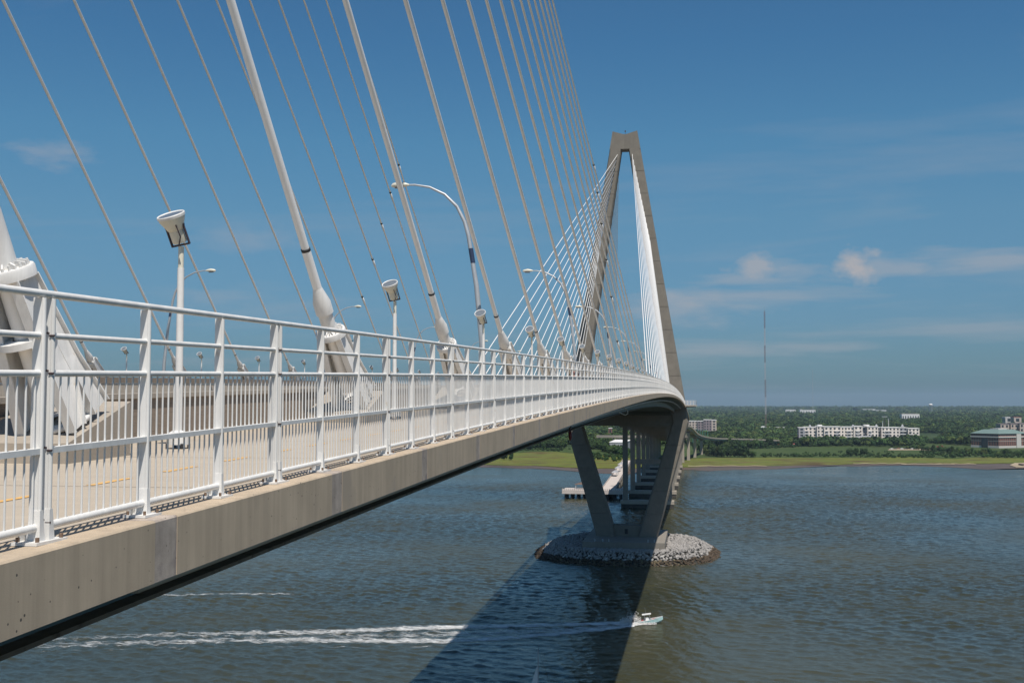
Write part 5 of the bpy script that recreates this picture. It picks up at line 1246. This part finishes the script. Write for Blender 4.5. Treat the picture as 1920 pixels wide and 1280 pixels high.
foam_strip('wake_foam', px_line([(1195, 1170), (1060, 1180), (900, 1187), (700, 1190), (500, 1194), (300, 1198)], (3.5, 10), (.28, .04)), M_FOAM, .04, wk)
foam_strip('wake_foam', px_line([(900, 1206), (760, 1212), (560, 1211), (300, 1214), (60, 1222)], (2, 3), (.08, .05)), M_FOAM, .05, wk)
o = foam_strip('old_wake', px_line([(240, 1117), (400, 1113), (560, 1112)], (2.0, 2.8), (.17, .17)), M_FOAM, .05, None); prop(o, 'faint old foam line on the water left of the island shadow', 'foam line', None, 'stuff')
# spray thrown up beside and behind the boat
mb = MB(); random.seed(3)
for i in range(2600):
    if i < 1500: t = rnd(); x = -3.4 - t * 4.6 + 1.6 * rnd(); y = U(-1.2, 1.4) * (.5 + t); z = abs(random.gauss(0, 1)) * (1.05 if t < .6 else .5)
    else: t = rnd(); x = 2.4 - t * 7.2; y = -1.0 - t * 2.4 * rnd() - .3; z = abs(random.gauss(0, .30)) * (1 - t * .4)
    s = U(.05, .17); c = Vector((bp0.x + x, bp0.y + y, .05 + z)); n = Vector((random.gauss(0, 1), random.gauss(0, 1), random.gauss(0, 1))).normalized(); a = n.orthogonal().normalized() * s; b = n.cross(a)
    mb.add([c + a, c - a * .5 + b * .9, c - a * .5 - b * .9, c + n * s], [(0, 1, 2), (0, 2, 3), (0, 3, 1), (1, 3, 2)])
mb.build('boat_spray', M_WROOF, None, kind='stuff', label='white spray thrown up round the motor boat', fix=False)
foam_strip('shore_foam', px_line([(1222, 1059), (1245, 1061), (1268, 1059)], (.5, .5), (.2, .2), 6), M_FOAM, .1, wk)
foam_strip('shore_foam', px_line([(1322, 1052), (1345, 1046)], (.5, .5), (.2, .2), 6), M_FOAM, .1, wk)
foam_strip('bow_foam', [(bp0.x + 2.2 - i * .8, bp0.y - 1.0 - i * .22, .25 + i * .16, .5) for i in range(9)], M_FOAM, .10, wk)

# ------------------------------------------------------------------ summer haze
HAZE = 4.2e-5
if HAZE:
    mb = MB(); mb.box(-14000, 16000, -80, 26400, -1.2, 282)
    hm_ = bpy.data.materials.new('haze'); hm_.use_nodes = True; t = hm_.node_tree; t.nodes.clear()
    pv = N(t, 'ShaderNodeVolumePrincipled'); pv.inputs['Density'].default_value = HAZE; pv.inputs['Color'].default_value = (.52, .70, .88, 1); pv.inputs['Anisotropy'].default_value = 0.0
    ot = N(t, 'ShaderNodeOutputMaterial'); L(t, pv, 0, ot, 'Volume')
    mb.build('haze', hm_, None, kind='stuff')
for o in list(bpy.data.objects):
    if o.users_collection == () and o.name.startswith(('crown_lib',)): pass
